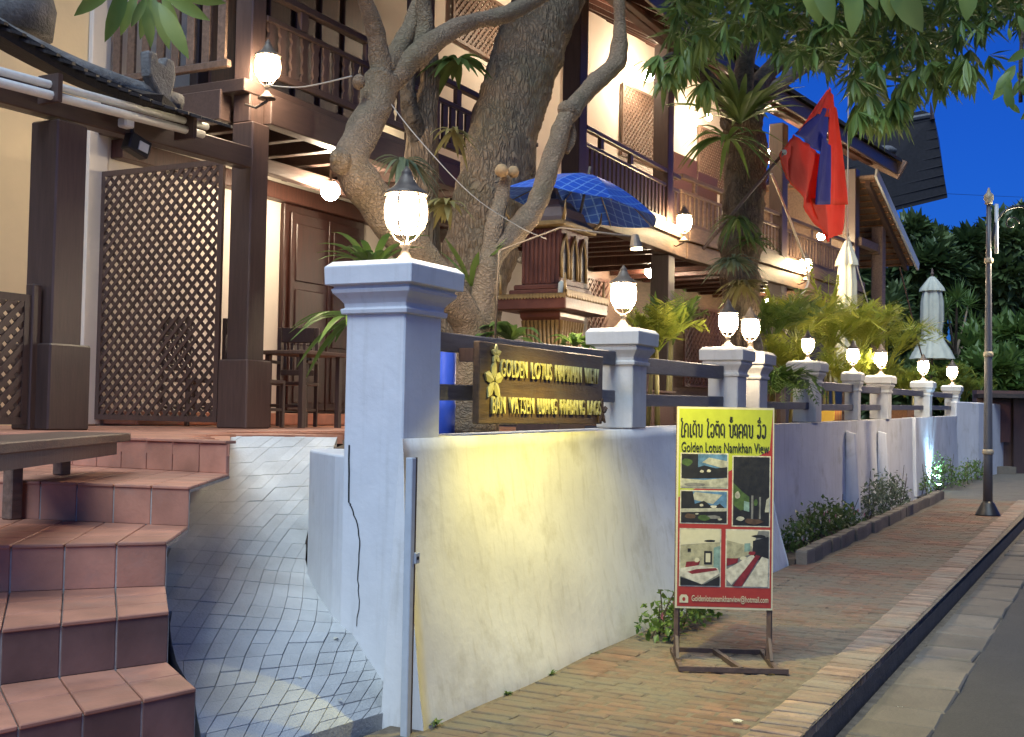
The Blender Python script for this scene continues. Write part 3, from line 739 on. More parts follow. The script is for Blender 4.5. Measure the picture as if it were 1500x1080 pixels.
# carved panelled upper facade behind the left balcony
hb('carved_panel', A_, 4.2, 7.3, 1.70, 1.815, 4.6, 7.2, 'wood')
for k in range(6): hb('shutter', A_, 4.35+k*.48, 4.72+k*.48, 1.655, 1.698, 4.8, 7.0, 'wood_red')
uu, zz = C_.hit(990, 180, 2.36); hb('door', C_, uu-.1, uu+1.0, 2.34, 2.415, 4.55, 7.0, 'wood_red')
hb('door', C_, 5.5, 6.5, 2.34, 2.415, 4.55, 6.8, 'wood_red')
hb('notice_board', C_, 7.6, 8.3, 2.37, 2.415, 3.2, 3.9, 'white_metal')
hb('notice_board', C_, 7.6, 8.3, 2.37, 2.415, 2.5, 3.0, 'white_metal')
# --- roof
def slab(name, pts, th, mat, parent):
    mb = MB(); mb.prism(pts, (0, 0, th)); return mb.build(name, M[mat], parent)
roof = slab('roof', [B_(2.4, -.80, 7.18), B_(13.3, -.80, 7.18), B_(13.6, 3.4, 9.6), B_(2.4, 3.4, 9.6)], .10, 'wood_soffit', house)
roof2 = slab('roof', [C_(-.1, -.80, 7.16), C_(8.9, -.80, 7.16), C_(8.9, 3.4, 9.6), C_(.1, 3.4, 9.6)], .10, 'wood_soffit', house)
slab('roof_tiles', [B_(2.3, -.95, 7.30), B_(13.3, -.95, 7.30), B_(13.6, 3.4, 9.80), B_(2.3, 3.4, 9.80)], .07, 'roof_tile', roof)
slab('roof_tiles', [C_(-.1, -.95, 7.28), C_(9.2, -.95, 7.28), C_(9.2, 3.4, 9.80), C_(.1, 3.4, 9.80)], .07, 'roof_tile', roof2)
for fr, a, b, pr_ in ((B_, 2.7, 13.1, roof), (C_, .1, 8.8, roof2)):
    n = int((b-a)/.75)
    for k in range(n+1):
        u = a+k*(b-a)/n; mb = MB(); mb.beam(fr(u, -.78, 7.13), fr(u, 3.3, 9.50), .09, .12); mb.build('rafter', M['wood_red'], pr_)
    hb('eave_board', fr, a-.2, b+.2, -.86, -.805, 7.02, 7.28, 'wood', pr_)
    hb('purlin', fr, a-.2, b+.1, -.02, .12, 7.42, 7.56, 'wood_red', pr_)
    hb('purlin', fr, a-.2, b+.1, -.30, -.20, 7.28, 7.36, 'wood_red', pr_)
# eave end board seen at the far corner
mb = MB(); mb.beam(C_(9.0, -.95, 7.10), C_(9.0, 1.2, 8.35), .10, .42); mb.build('verge_board', M['wood_mid'], roof2)
# hipped skirt roof over the far end, its battened underside shows
skr = slab('skirt_roof', [C_(8.9, -.35, 7.0), C_(12.1, -.35, 5.38), C_(12.1, 3.0, 5.38), C_(8.9, 3.0, 7.0)], .06, 'wood_mid', house)
for k in range(15):
    a = k/14; p = C_(9.0+3.0*a, -.33, 6.93-1.52*a); q = C_(9.0+3.0*a, 2.9, 6.93-1.52*a)
    mb = MB(); mb.beam(p, q, .05, .03, up=(0, 0, 1)); mb.build('batten', M['wood_soffit'], skr)
for v in (-.2, 1.2, 2.6):
    mb = MB(); mb.beam(C_(8.9, v, 6.88), C_(12.0, v, 5.31), .10, .13); mb.build('rafter', M['wood'], skr)
mb = MB(); mb.beam(C_(8.8, -.42, 7.08), C_(12.2, -.42, 5.36), .05, .20); mb.build('verge_board', M['steel'], skr)
post(C_, 10.2, -.15, .26, 1.4, 6.1, False, 'wood_mid', skr)
hb('tie_beam', C_, 8.9, 10.5, -.08, .08, 5.50, 5.68, 'wood_mid', skr)
hb('tie_beam', C_, 10.1, 10.5, -.10, 2.8, 5.45, 5.62, 'wood_mid', skr)

# ================================================================== porch at the left
porch = thing('porch_canopy', 'small dark porch roof with ridge finial and strip lights at top left', 'porch', (.9, 3.5, 1.42))
post(A_, .70, -.22, .28, FZ, 3.66, True, 'wood', porch)
mb = MB(); mb.beam((-2.5, 3.44, 3.70), (2.98, 3.58, 3.84), .14, .19); mb.build('beam', M['wood_h'], porch, bevel=.01)
def tubeobj(name, pts, r_, mat, parent, n=8, smooth=True):
    mb = MB(); mb.tube(pts, r_, n); return mb.build(name, M[mat], parent, smooth=smooth)
p0, p1 = ony(-120, 72, 3.28), ony(303, 186, 3.30); p2, p3 = ony(-120, 90, 3.26), ony(297, 197, 3.28)
lt = tubeobj('strip_tube', [p0, p1], .030, 'white_metal', porch); tubeobj('strip_tube', [p2, p3], .034, 'white_metal', porch)
for px, py in ((78, 130), (276, 186)):
    c = ony(px, py, 3.27); mb = MB(); mb.box((c.x-.02, 3.2, c.z-.10), (c.x+.02, 3.40, c.z+.10)); mb.build('clip', M['wood'], porch)
# hip of dark tiles coming down to the finial
rg = [ony(-150, -40, 4.4), ony(20, 62, 4.0), ony(140, 118, 3.75), ony(262, 158, 3.55)]
rs = spline(rg, 12)
mb = MB()
for i, p in enumerate(rs):
    e = p-Vector((0, .5, .16)) if i < 9 else p-Vector((0, .5*(12-i)/3.5+.05, .10))
    mb.v.append(tuple(p)); mb.v.append(tuple(e))
for i in range(12): mb.face((2*i, 2*i+1, 2*i+3, 2*i+2))
ro = mb.build('roof_surface', M['roof_tile'], porch); sm = ro.modifiers.new('thick', 'SOLIDIFY'); sm.thickness = .10
tubeobj('hip_ridge', [p+Vector((0, 0, .03)) for p in rs], .085, 'roof_mortar', porch, 10)
for i in range(22):
    a = rs[0].lerp(rs[-1], (i+.5)/22); t = (i+.5)/22*12; j = min(int(t), 11); q = rs[j].lerp(rs[j+1], t-j)
    mb = MB(); mb.prism([(q.x-.07, q.y-.06, q.z-.06), (q.x+.07, q.y-.06, q.z-.05), (q.x+.07, q.y-.56, q.z-.22), (q.x, q.y-.60, q.z-.235), (q.x-.07, q.y-.56, q.z-.225)], (0, 0, .022)); mb.build('roof_tile', M['roof_tile'], porch)
fp = rs[-1]; mb = MB()
c = ony(232, 108, 3.55); k = pxr(1, c)
mb.prism([(c.x+dx*k, 3.50, c.z-dy*k) for dx, dy in ((-30, -26), (-12, -27), (-8, -14), (2, -14), (6, -26), (24, -24), (28, 0), (20, 30), (34, 60), (38, 72), (20, 66), (2, 40), (-26, 10))], (0, .10, 0))
mb.build('ridge_finial', M['roof_mortar'], porch, bevel=.02, segs=2)
hump = MB(); c = ony(20, 5, 4.2); hump.lathe([(.30, -.25), (.32, -.05), (.26, .16), (.12, .28), (.02, .3)], 14, c); hump.build('ridge_cap', M['roof_mortar'], porch, smooth=True)
# small lattice gate by the porch post
gate = thing('lattice_gate', 'low dark lattice gate at the left edge beside the porch post', 'gate', (0, 3.5, 1.45))
lattice((-.62, 3.50, 1.46), (1, 0, 0), (0, 0, 1), 1.22, .92, .075, .040, .012, (0, -1, 0), M['wood'], gate)
hb('gate_post', A_, .60, .68, -.14, -.06, FZ, 2.46, 'wood', gate)
# floodlight under the porch beam
c = ony(198, 214, 3.40); fl = thing('floodlight', 'small black floodlight hanging under the porch beam', 'lamp', c)
mb = MB(); mb.beam(c+Vector((-.09, 0, .03)), c+Vector((.10, -.02, -.03)), .10, .14); mb.build('housing', M['black'], fl, bevel=.01)
mb = MB(); mb.beam(c+Vector((-.02, -.062, .0)), c+Vector((.07, -.066, -.02)), .012, .07); mb.build('lens', M['steel'], fl)
mb = MB(); mb.tube([c+Vector((-.03, 0, .08)), c+Vector((-.04, .02, .26))], .018, 8); mb.build('bracket', M['black'], fl)
c = ony(184, 181, 3.33); mb = MB(); mb.box((c.x-.05, 3.28, c.z-.035), (c.x+.05, 3.37, c.z+.035)); tag(mb.build('junction_box', M['steel'], bevel=.012), 'small grey junction box on the porch beam above the floodlight', 'junction box')

# ================================================================== terrace furniture
def chair(name, loc, rz, label, mat='wood', w_=.46, hb_=1.05, arms=False):
    t = thing(name, label, 'chair', loc, 'dark slatted chairs on the terrace', rz)
    Z0 = Vector((0, 0, 0)); d_ = .44
    def pc(nm, a, b):
        mb = MB(); mb.box(a, b); mb.build(nm, M[mat], t, off=Z0, bevel=.005)
    pc('seat', (-w_/2, -d_/2, .43), (w_/2, d_/2, .465))
    for sx in (-1, 1):
        pc('leg', (sx*(w_/2-.025)-.02, -d_/2, 0), (sx*(w_/2-.025)+.02, -d_/2+.04, .43))
        pc('leg', (sx*(w_/2-.025)-.02, d_/2-.04, 0), (sx*(w_/2-.025)+.02, d_/2, .43))
        pc('back_post', (sx*(w_/2-.025)-.02, d_/2-.04, .466), (sx*(w_/2-.025)+.02, d_/2, hb_))
        pc('stretcher', (sx*(w_/2-.025)-.012, -d_/2+.042, .16), (sx*(w_/2-.025)+.012, d_/2-.042, .19))
        if arms:
            pc('arm', (sx*(w_/2-.02)-.03, -d_/2, .66), (sx*(w_/2-.02)+.03, d_/2-.045, .69)); pc('arm_post', (sx*(w_/2-.025)-.018, -d_/2+.01, .466), (sx*(w_/2-.025)+.018, -d_/2+.045, .659))
    pc('top_rail', (-w_/2+.05, d_/2-.04, hb_-.16), (w_/2-.05, d_/2-.01, hb_))
    pc('back_rail', (-w_/2+.05, d_/2-.04, .54), (w_/2-.05, d_/2-.01, .60))
    for k in range(5):
        x = -w_/2+.09+k*(w_-.18)/4; pc('back_slat', (x-.016, d_/2-.034, .602), (x+.016, d_/2-.016, hb_-.162))
    pc('stretcher', (-w_/2+.05, -d_/2+.008, .20), (w_/2-.05, -d_/2+.03, .23))
    return t
chair('chair', (3.75, 4.85, FZ), R(80), 'dark slatted chair behind the lattice screen, left one')
chair('chair', (3.85, 4.15, FZ), R(95), 'dark slatted chair behind the lattice screen, right one')
chair('chair', (4.7, 4.35, FZ), R(-70), 'dark chair at the table right of the carved porch post', arms=True)
tb_ = thing('table', 'dark wooden table beside the post before the carved doors', 'table', (4.45, 3.95, FZ))
c = Vector((4.45, 3.95, FZ))
mb = MB(); mb.box((4.0, 3.66, FZ+.72), (4.72, 4.2, FZ+.76)); mb.build('table_top', M['wood_mid'], tb_, bevel=.006)
for x in (4.04, 4.64):
    for y in (3.70, 4.12): mb = MB(); mb.box((x, y, FZ), (x+.05, y+.05, FZ+.719)); mb.build('leg', M['wood'], tb_)
# bench across the stairs at the left
q0, q1 = onz(192, 634, 1.462), onz(-70, 654, 1.462)
bn = thing('bench', 'dark plank bench standing on the stairs at the left edge', 'bench', (q0.x, q0.y, 1.245))
dv = (q1-q0).normalized(); pv = Vector((-dv.y, dv.x, 0)); pv = pv if pv.y > 0 else -pv
mb = MB(); wd = .36; up_ = Vector((0, 0, .045))
mb.prism([q0-up_, q1-up_, q1+pv*wd-up_, q0+pv*wd-up_], up_); mb.build('seat', M['wood_mid'], bn, bevel=.006)
mb = MB(); mb.beam(q0+dv*.15+pv*.05-Vector((0, 0, .0775)), q1+pv*.05-Vector((0, 0, .0775)), .03, .064); mb.build('apron', M['wood'], bn)
lg = onz(17, 762, 1.07)
for c, zb in ((lg, 1.074), (lg+pv*.0+dv*1.0, 1.074), (q0+dv*.25+pv*.28, 1.25), (lg+dv*1.0+pv*.2, 1.074)):
    mb = MB(); mb.box((c.x-.032, c.y-.032, zb), (c.x+.032, c.y+.032, 1.416)); mb.build('leg', M['wood_mid'], bn, bevel=.005)
# ================================================================== lamps
Z0 = Vector((0, 0, 0))
def lantern(loc, label, sc=1.0, mat='bulb', group='lanterns on the wall pillars', name='pillar_lantern'):
    """barrel glass in a bronze cage on a turned foot"""
    t = thing(name, label, 'lantern', loc, group); t.scale = (sc,)*3
    m_ = MB(); m_.lathe([(.075, 0), (.07, .012), (.045, .03), (.022, .06), (.016, .085), (.03, .10), (.020, .115)], 14); m_.build('foot', M['iron'], t, True, Z0)
    for k in range(4):
        a = k*math.pi/2+.4; m_ = MB()
        m_.tube([(.018*math.cos(a), .018*math.sin(a), .112), (.05*math.cos(a), .05*math.sin(a), .13), (.075*math.cos(a), .075*math.sin(a), .165), (.062*math.cos(a), .062*math.sin(a), .178)], .006, 6); m_.build('bracket', M['iron'], t, True, Z0)
    m_ = MB(); m_.lathe([(.06, .165), (.088, .19), (.100, .23), (.102, .28), (.095, .33), (.082, .352)], 20); m_.build('glass', M[mat], t, True, Z0)
    for k in range(6):
        a = k*math.pi/3+.2; m_ = MB()
        m_.tube([(r_*math.cos(a), r_*math.sin(a), z) for r_, z in ((.064, .163), (.093, .19), (.106, .23), (.108, .28), (.101, .33), (.088, .356))], .0068, 5); m_.build('cage_bar', M['iron'], t, True, Z0)
    m_ = MB(); m_.lathe([(.108, .352), (.112, .360), (.100, .372), (.066, .395), (.045, .42), (.034, .445), (.024, .46), (.028, .468), (.018, .48), (.004, .50)], 18); m_.build('hood', M['iron'], t, True, Z0)
    return t
def copy_lantern(src, loc, label, sc):
    c = copy_tree(src); c.location = loc; c.scale = (sc,)*3; c['label'] = label; return c
L0 = lantern((.27, .13, 2.41), 'lit barrel lantern on top of the big gate pillar', 1.12)
lab = ['lit lantern on the pillar at the right end of the wooden sign', 'lit lantern on the pillar left of the fern covered trunk', 'lit lantern partly behind the fern covered trunk', 'lit lantern on the flared pillar right of the hanging fern',
       'lit lantern on the slim pillar by the palm fronds', 'lit lantern on the third pillar from the street lamp', 'lit lantern on the second pillar from the street lamp', 'lit lantern on the pillar nearest the street lamp']
for i, (x, y, _) in enumerate(SP):
    zt = (2.27, 2.28, 2.28, 2.33, 2.30, 2.33, 2.38, 2.42)[i]
    copy_lantern(L0, (x, y, zt+.012), lab[i], (1.0, .95, .95, .80, .95, 1.05, 1.1, 1.2)[i])
def globe(px, py, pos, rad, label, mat='bulb_in', group='globe lamps of the guesthouse', drop=.12, wall=None):
    c = Vector(pos); t = thing('globe_lamp', label, 'lamp', c, group)
    m_ = MB(); m_.lathe([(rad*math.sin(math.pi*k/10)+.0005, -rad*math.cos(math.pi*k/10)) for k in range(11)], 16); m_.build('globe', M[mat], t, True, Z0)
    m_ = MB(); m_.lathe([(rad*.5, rad*.86), (rad*.45, rad*1.05), (.02, rad*1.2), (.012, rad*1.25), (.012, rad*1.25+drop)], 12); m_.build('fitting', M['iron'], t, True, Z0)
    if wall:
        m_ = MB(); m_.tube([(0, 0, rad*1.25+drop), (wall[0]*.5, wall[1]*.5, rad*1.25+drop+.02), (wall[0], wall[1], rad*1.25+drop-.04)], .012, 6); m_.build('arm', M['iron'], t, True, Z0)
    return t
def gl(px, py, d, fr, rpx, label, mat='bulb_in', **k):
    u, z = fr.hit(px, py, d); p = fr(u, d, z); return globe(px, py, p, max(.035, pxr(rpx, p)), label, mat, **k)
gl(484, 280, .75, A_, 14, 'round white globe hanging before the carved doors', drop=.10)
gl(830, 42, 1.2, B_, 9, 'bright lamp high on the upper wall right of the big trunk', wall=(0, .3))
gl(950, 111, 1.9, C_, 9, 'bright globe above the upper lattice window', wall=(0, .3))
gl(1038, 172, 2.0, C_, 5, 'small globe above the second upper lattice window', wall=(0, .3))
gl(1127, 229, .4, C_, 10, 'bright spotlight at the upper balcony beside the flag', 'bulb_in', drop=.3)
gl(955, 398, 1.3, B_, 10, 'ceiling globe under the balcony behind the pillar lantern', drop=.3)
gl(1127, 443, 1.0, C_, 6, 'small globe in the palms under the balcony', 'bulb_far', drop=.8)
gl(1203, 346, .5, C_, 6, 'small globe on the balcony below the flag tip', 'bulb_far', drop=.4)
gl(610, 196, 1.3, A_, 3, 'tiny lamp behind the thin grey trunk', 'bulb_far', drop=.2)
# golden lanterns on the balcony posts
def post_lamp(px, py, fr, d, label, sc=1.0, mat='bulb_gold'):
    u, z = fr.hit(px, py, d); p = fr(u, d, z)
    t = lantern(p-Vector((0, 0, .27*sc)), label, sc, mat, 'lanterns on the balcony posts', 'post_lantern')
    m_ = MB(); m_.tube([(0, 0, .02), (0, -.0, -.02), tuple((fr.p*.12)/sc+Vector((0, 0, -.06))), tuple((fr.p*.24)/sc+Vector((0, 0, -.02)))], .012, 6); m_.build('wall_arm', M['iron'], t, True, Z0)
    return t
post_lamp(392, 98, A_, -.22, 'lit lantern on the corner post above the porch', 1.08, 'bulb')
post_lamp(1002, 325, B_, -.22, 'golden lantern on the balcony post right of the plaid umbrella', 1.15)
post_lamp(1180, 388, C_, -.22, 'golden lantern on the balcony post left of the tall closed parasol', 1.15)
# floodlight moved out before the sign to spread its light, on an added arm
c = Vector((1.25, -.86, 2.62))
fl = thing('floodlight', 'small yellow floodlight on a thin arm above the sign', 'lamp', c)
m_ = MB(); m_.tube([(0, .01, .05), (0, 0, -.03)], [.022, .040], 12); m_.build('housing', M['iron'], fl, off=Z0)
m_ = MB(); m_.lathe([(.034, -.006), (.034, 0)], 12, (0, -.002, -.032)); m_.build('lens', M['bulb_flood'], fl, off=Z0)
m_ = MB(); m_.tube([(0, .02, .04), (0, .5, .12), (0, .92, .0), (0, .94, -.60)], .007, 6); m_.build('arm', M['iron'], fl, True, Z0)
sp = bpy.data.lights.new('flood_beam', 'SPOT'); sp.energy = 165; sp.color = (1.0, .84, .16); sp.spot_size = R(118); sp.spot_blend = .6; sp.shadow_soft_size = .03
spo = bpy.data.objects.new('flood_beam', sp); COL.objects.link(spo); spo.parent = fl; spo.location = (0, -.002, -.05)
spo.rotation_euler = Vector((-.12, -.04, 1)).to_track_quat('Z', 'Y').to_euler()
# blue-white wall washer in the bed
gx = ony(1375, 700, -.12).x
wsh = thing('ground_floodlight', 'small ground floodlight washing the far wall blue', 'lamp', (gx, -.12, G(gx)))
m_ = MB(); m_.box((-.08, -.05, .02), (.08, .05, .14)); m_.build('housing', M['black'], wsh, off=Z0, bevel=.01)
m_ = MB(); m_.box((-.065, -.04, .142), (.065, .04, .147)); m_.build('lens', M['bulb_cool'], wsh, off=Z0)
m_ = MB(); m_.tube([(0, 0, 0), (0, 0, .03)], .02, 8); m_.build('stake', M['black'], wsh, off=Z0)
s2 = bpy.data.lights.new('wash_beam', 'SPOT'); s2.energy = 220; s2.color = (.35, .65, 1.0); s2.spot_size = R(110); s2.spot_blend = .8; s2.shadow_soft_size = .05
s2o = bpy.data.objects.new('wash_beam', s2); COL.objects.link(s2o); s2o.parent = wsh; s2o.location = (0, 0, .17)
s2o.rotation_euler = Vector((0, -.35, -1)).to_track_quat('Z', 'Y').to_euler()

# ================================================================== street lamp
lb = onz(1447, 752, .205)
lp = thing('street_lamp', 'tall dark lamp post with gilt rings at the far kerb', 'street lamp', (lb.x, lb.y, G(lb.x)))
zt_ = 6.3
zs = lambda py: (ony(1449, py, lb.y).z-G(lb.x))
m_ = MB(); m_.lathe([(.19, 0), (.18, .02), (.10, .18), (.07, .22)], 14); m_.build('base', M['black'], lp, True, Z0)
m_ = MB(); m_.lathe([(.07, .22), (.066, zs(662)), (.056, zs(520)), (.042, zs(382)), (.034, zs(300))], 14); m_.build('pole', M['lamp_grey'], lp, True, Z0)
for py, r_ in ((662, .080), (520, .070), (383, .064)):
    z = zs(py); m_ = MB(); m_.lathe([(r_*.9, z-.04), (r_, z-.03), (r_*1.08, z), (r_, z+.03), (r_*.9, z+.04)], 14); m_.build('ring', M['ring'], lp, True, Z0)
z = zs(300); m_ = MB(); m_.lathe([(.064, z), (.05, z+.03), (.075, z+.08), (.07, z+.14), (.03, z+.18), (.012, z+.25)], 14); m_.build('finial', M['ring'], lp, True, Z0)
dr = (RGT-Vector((0, 0, RGT.z))).normalized()
z = zs(330); pts = [dr*a+Vector((0, 0, z+b)) for a, b in ((.05, -.25), (.12, .05), (.30, .25), (.60, .28), (.85, .15), (.95, 0))]
m_ = MB(); m_.tube(spline(pts, 16), .022, 8); m_.build('arm', M['black'], lp, True, Z0)
m_ = MB(); m_.tube([(dr*(.35+.12*math.cos(a)*(1-a/9))+Vector((0, 0, z+.02+.12*math.sin(a)*(1-a/9)))) for a in [k*.5 for k in range(14)]], .012, 6); m_.build('scroll', M['black'], lp, True, Z0)
m_ = MB(); m_.tube([dr*.12+Vector((0, 0, zs(300))), dr*.12+Vector((0, 0, zs(372)))], .03, 8); m_.build('hanger', M['steel'], lp, True, Z0)
hp = dr*.95+Vector((0, 0, z-.02)); hd = MB(); hd.lathe([(.03, 0), (.06, -.03), (.16, -.12), (.17, -.14)], 14, hp); hd.build('lamp_hood', M['black'], lp, True, Z0)
hd = MB(); hd.lathe([(.13, -.142), (.14, -.2), (.12, -.30), (.05, -.36)], 14, hp); hd.build('lamp_glass', M['bulb_street'], lp, True, Z0)

# ================================================================== lettering helpers
def text_mesh(txt, w_, h_, th, mat, name, parent, Mx, bold=0.0, fit=True):
    cu = bpy.data.curves.new('t', 'FONT'); cu.body = txt; cu.extrude = th/2; cu.offset = bold; cu.resolution_u = 3; cu.size = 1
    o = bpy.data.objects.new('t', cu); COL.objects.link(o)
    dg = bpy.context.evaluated_depsgraph_get(); me = bpy.data.meshes.new_from_object(o.evaluated_get(dg))
    bpy.data.objects.remove(o); bpy.data.curves.remove(cu)
    v = np.array([q.co for q in me.vertices]); a, b = v.min(0), v.max(0)
    sx, sy = w_/(b[0]-a[0]), h_/(b[1]-a[1])
    for q in me.vertices: q.co = Mx @ Vector(((q.co.x-a[0])*sx, (q.co.y-a[1])*sy, q.co.z))
    me.materials.clear(); me.materials.append(mat)
    ob = bpy.data.objects.new(name, me); COL.objects.link(ob); ob.parent = parent; return ob
def frame_mx(O, U, V):
    U, V = Vector(U).normalized(), Vector(V).normalized(); N = U.cross(V)
    mm = Matrix((U, V, N)).transposed().to_4x4(); mm.translation = Vector(O); return mm

# ================================================================== wooden sign
sg = thing('wooden_sign', 'brown wooden name board with raised yellow capitals and carved flowers', 'sign', (1.75, -.06, 1.5))
S0, S1 = ony(703, 560, -.09).x, ony(884, 560, -.09).x
zb_, zt2 = 1.535, 2.02
b = MB(); b.box((S0, -.085, zb_), (S1, -.04, zt2)); b.build('board', M['sign_wood'], sg, bevel=.006)
b = MB(); b.box((S0+.02, -.04, 1.9), (S0+.08, .068, 1.98)); b.build('bracket', M['wood'], sg); b = MB(); b.box((S1-.08, -.04, 1.9), (S1-.02, .068, 1.98)); b.build('bracket', M['wood'], sg)
W_ = S1-S0; H_ = zt2-zb_
def word_row(words, x0, x1, z0, z1):
    tot = sum(len(q) for q in words)+.9*(len(words)-1); u = (x1-x0)/tot; x = x0
    for wd_ in words:
        text_mesh(wd_, len(wd_)*u*.97, z1-z0, .014, M['letter'], 'lettering', sg, frame_mx(Vector((x, -.097, z0))-sg.location, (1, 0, 0), (0, 0, 1)), .004)
        x += (len(wd_)+.9)*u
word_row(['GOLDEN', 'LOTUS', 'NAMKHAN', 'VIEW'], S0+W_*.13, S1-W_*.055, zt2-H_*.415, zt2-H_*.195)
word_row(['BAN', 'VATSEN', 'LUANG', 'PRABANG', 'LAOS'], S0+W_*.075, S1-W_*.03, zt2-H_*.87, zt2-H_*.66)
def carved_flower(cx, cz, r_, n, mat):
    f = MB()
    for k in range(n):
        a = k*2*math.pi/n+.3; d = Vector((math.cos(a), 0, math.sin(a)))
        f.leaf(Vector((cx, -.09, cz))+d*r_*.08, d, (0, -1, 0), r_, r_*.55, -.1)
    o = f.build('carved_flower', M[mat], sg); q = o.modifiers.new('t', 'SOLIDIFY'); q.thickness = .012
carved_flower(S0+W_*.09, zt2-H_*.47, .115, 5, 'letter'); carved_flower(S0+W_*.10, zt2-H_*.14, .055, 5, 'letter'); carved_flower(S1-.03, zt2-H_*.82, .09, 5, 'sign_wood')

# ================================================================== poster stand
pa, pb = onz(987, 968, .03), onz(1131, 972, .03)
pc_ = (pa+pb)/2
U = (pb-pa); U.z = 0; wB = U.length; U.normalize(); Nn = Vector((U.y, -U.x, 0))
if Nn.dot(CAM-pc_) < 0: Nn = -Nn
pc_.z = G(pc_.x)
ps = thing('poster_stand', 'upright green and red hotel poster on a rusty steel stand', 'sign', (pc_.x, pc_.y, pc_.z))
dpt = depth(pc_); px1 = dpt/FOC
def stand(u, n, z): return U*u+Nn*n+Vector((0, 0, z))
hw = 142/2*px1; zt3, zb3 = (968-594)*px1, (968-890)*px1
def pbeam(nm, a, b, w_=.03, h_=.03, mat='rust'):
    q = MB(); q.beam(a, b, w_, h_); q.build(nm, M[mat], ps, off=Z0)
for s_ in (-1, 1):
    pbeam('upright', stand(s_*(hw-.015), -.02, .03), stand(s_*(hw-.015), -.02, zt3))
    pbeam('foot_bar', stand(s_*(hw-.015), -.30, .016), stand(s_*(hw-.015), .30, .016))
    for q in (-1, 1): pbeam('brace', stand(s_*(hw-.015), q*.10-.02, .03), stand(s_*(hw-.015), -.02, .17), .02, .02)
pbeam('base_bar', stand(-hw-.0, .30, .018), stand(hw+.05, .30, .018)); pbeam('base_bar', stand(-hw, -.30, .018), stand(hw, -.30, .018)); pbeam('cross_bar', stand(-.02, -.30, .018), stand(.08, .30, .018))
FRM = lambda u, n, z: stand(u, n, z)
PM = {k: surf('print_'+k, tuple(c_*.62 for c_ in v), .5, .06 if k in ('green', 'red', 'cream') else .35, 28) for k, v in dict(green=(.44, .50, .045), red=(.38, .035, .03), dark=(.015, .015, .018), sky=(.10, .22, .40), pale=(.42, .42, .36), leaf=(.06, .11, .03), beige=(.40, .38, .26), white=(.60, .57, .48), maroon=(.22, .02, .03), teal=(.20, .32, .30), brown=(.10, .06, .04), grey=(.20, .20, .20), cream=(.66, .62, .45)).items()}
WB, HB = 2*hw, zt3-zb3
def prt(a, b, e=0.0): return stand(-hw+a*WB, .006+e, zb3+b*HB)        # board coordinates 0..1, from lower left
bd = MB(); bd.prism([prt(0, 0, -.012), prt(1, 0, -.012), prt(1, 1, -.012), prt(0, 1, -.012)], Nn*.012); bo = bd.build('board', PM['cream'], ps, off=Z0)
def rect(nm, a0, b0, a1, b1, mat, e, parent=None):
    q = MB(); q.poly([prt(a0, b0, e), prt(a1, b0, e), prt(a1, b1, e), prt(a0, b1, e)]); return q.build(nm, mat, parent or bo, off=Z0)
E1, E2, E3, E4 = .001, .002, .003, .004
q = MB(); q.poly([prt(.02, .55, E1), prt(.955, .79, E1), prt(.985, .99, E1), prt(.02, .99, E1)]); q.build('green_field', PM['green'], bo, off=Z0)
q = MB(); q.poly([prt(.02, .01, E1), prt(.985, .01, E1), prt(.985, .985, E1), prt(.957, .789, E1), prt(.02, .548, E1)]); q.build('red_field', PM['red'], bo, off=Z0)
def photo(a0, b0, a1, b1, bgm, shapes):
    q = MB(); mats = [PM['white'], PM[bgm]]; names = ['white', bgm]
    q.cur = 0; q.poly([prt(a0-.012, b0-.006, E2), prt(a1+.012, b0-.006, E2), prt(a1+.012, b1+.006, E2), prt(a0-.012, b1+.006, E2)])
    q.cur = 1; q.poly([prt(a0, b0, E3), prt(a1, b0, E3), prt(a1, b1, E3), prt(a0, b1, E3)])
    e = E4
    for nm, pts in shapes:
        if nm not in names: names.append(nm); mats.append(PM[nm])
        q.cur = names.index(nm); q.poly([prt(a0+(a1-a0)*x, b0+(b1-b0)*y, e) for x, y in pts]); e += .00025
    q.build('printed_photo', mats, bo, off=Z0)
rp = random.Random(12)
def blob(cx, cy, rx, ry, n=9): return [(min(1, max(0, cx+rx*math.cos(k*2*math.pi/n)*rp.uniform(.7, 1.1))), min(1, max(0, cy+ry*math.sin(k*2*math.pi/n)*rp.uniform(.7, 1.1)))) for k in range(n)]
photo(.05, .600, .52, .765, 'sky', [('pale', [(.45, .75), (1, .55), (1, .8), (.6, .9)]), ('dark', [(0, .25), (1, .30), (1, .62), (.75, .58), (.5, .66), (.36, .6), (.36, 1), (0, 1)]), ('leaf', blob(.12, .75, .14, .12)), ('pale', [(0, 0), (1, 0), (1, .3), (.5, .22), (0, .26)]), ('white', blob(.45, .48, .05, .05)), ('white', blob(.6, .5, .05, .05)), ('grey', blob(.3, .08, .3, .06))])
photo(.05, .425, .52, .580, 'sky', [('pale', [(.2, .75), (.7, .6), (.9, .9), (.3, .98)]), ('dark', [(0, 0), (1, 0), (1, .42), (.85, .62), (.7, .5), (.5, .7), (.3, .6), (.25, 1), (0, 1)]), ('pale', [(0, .32), (1, .38), (1, .48), (0, .44)]), ('white', blob(.45, .56, .05, .05)), ('white', blob(.72, .52, .08, .05)), ('brown', blob(.2, .2, .14, .1)), ('grey', blob(.7, .18, .22, .06)), ('leaf', blob(.5, .15, .15, .1)), ('pale', blob(.35, .28, .05, .03)), ('pale', blob(.85, .12, .06, .04))])
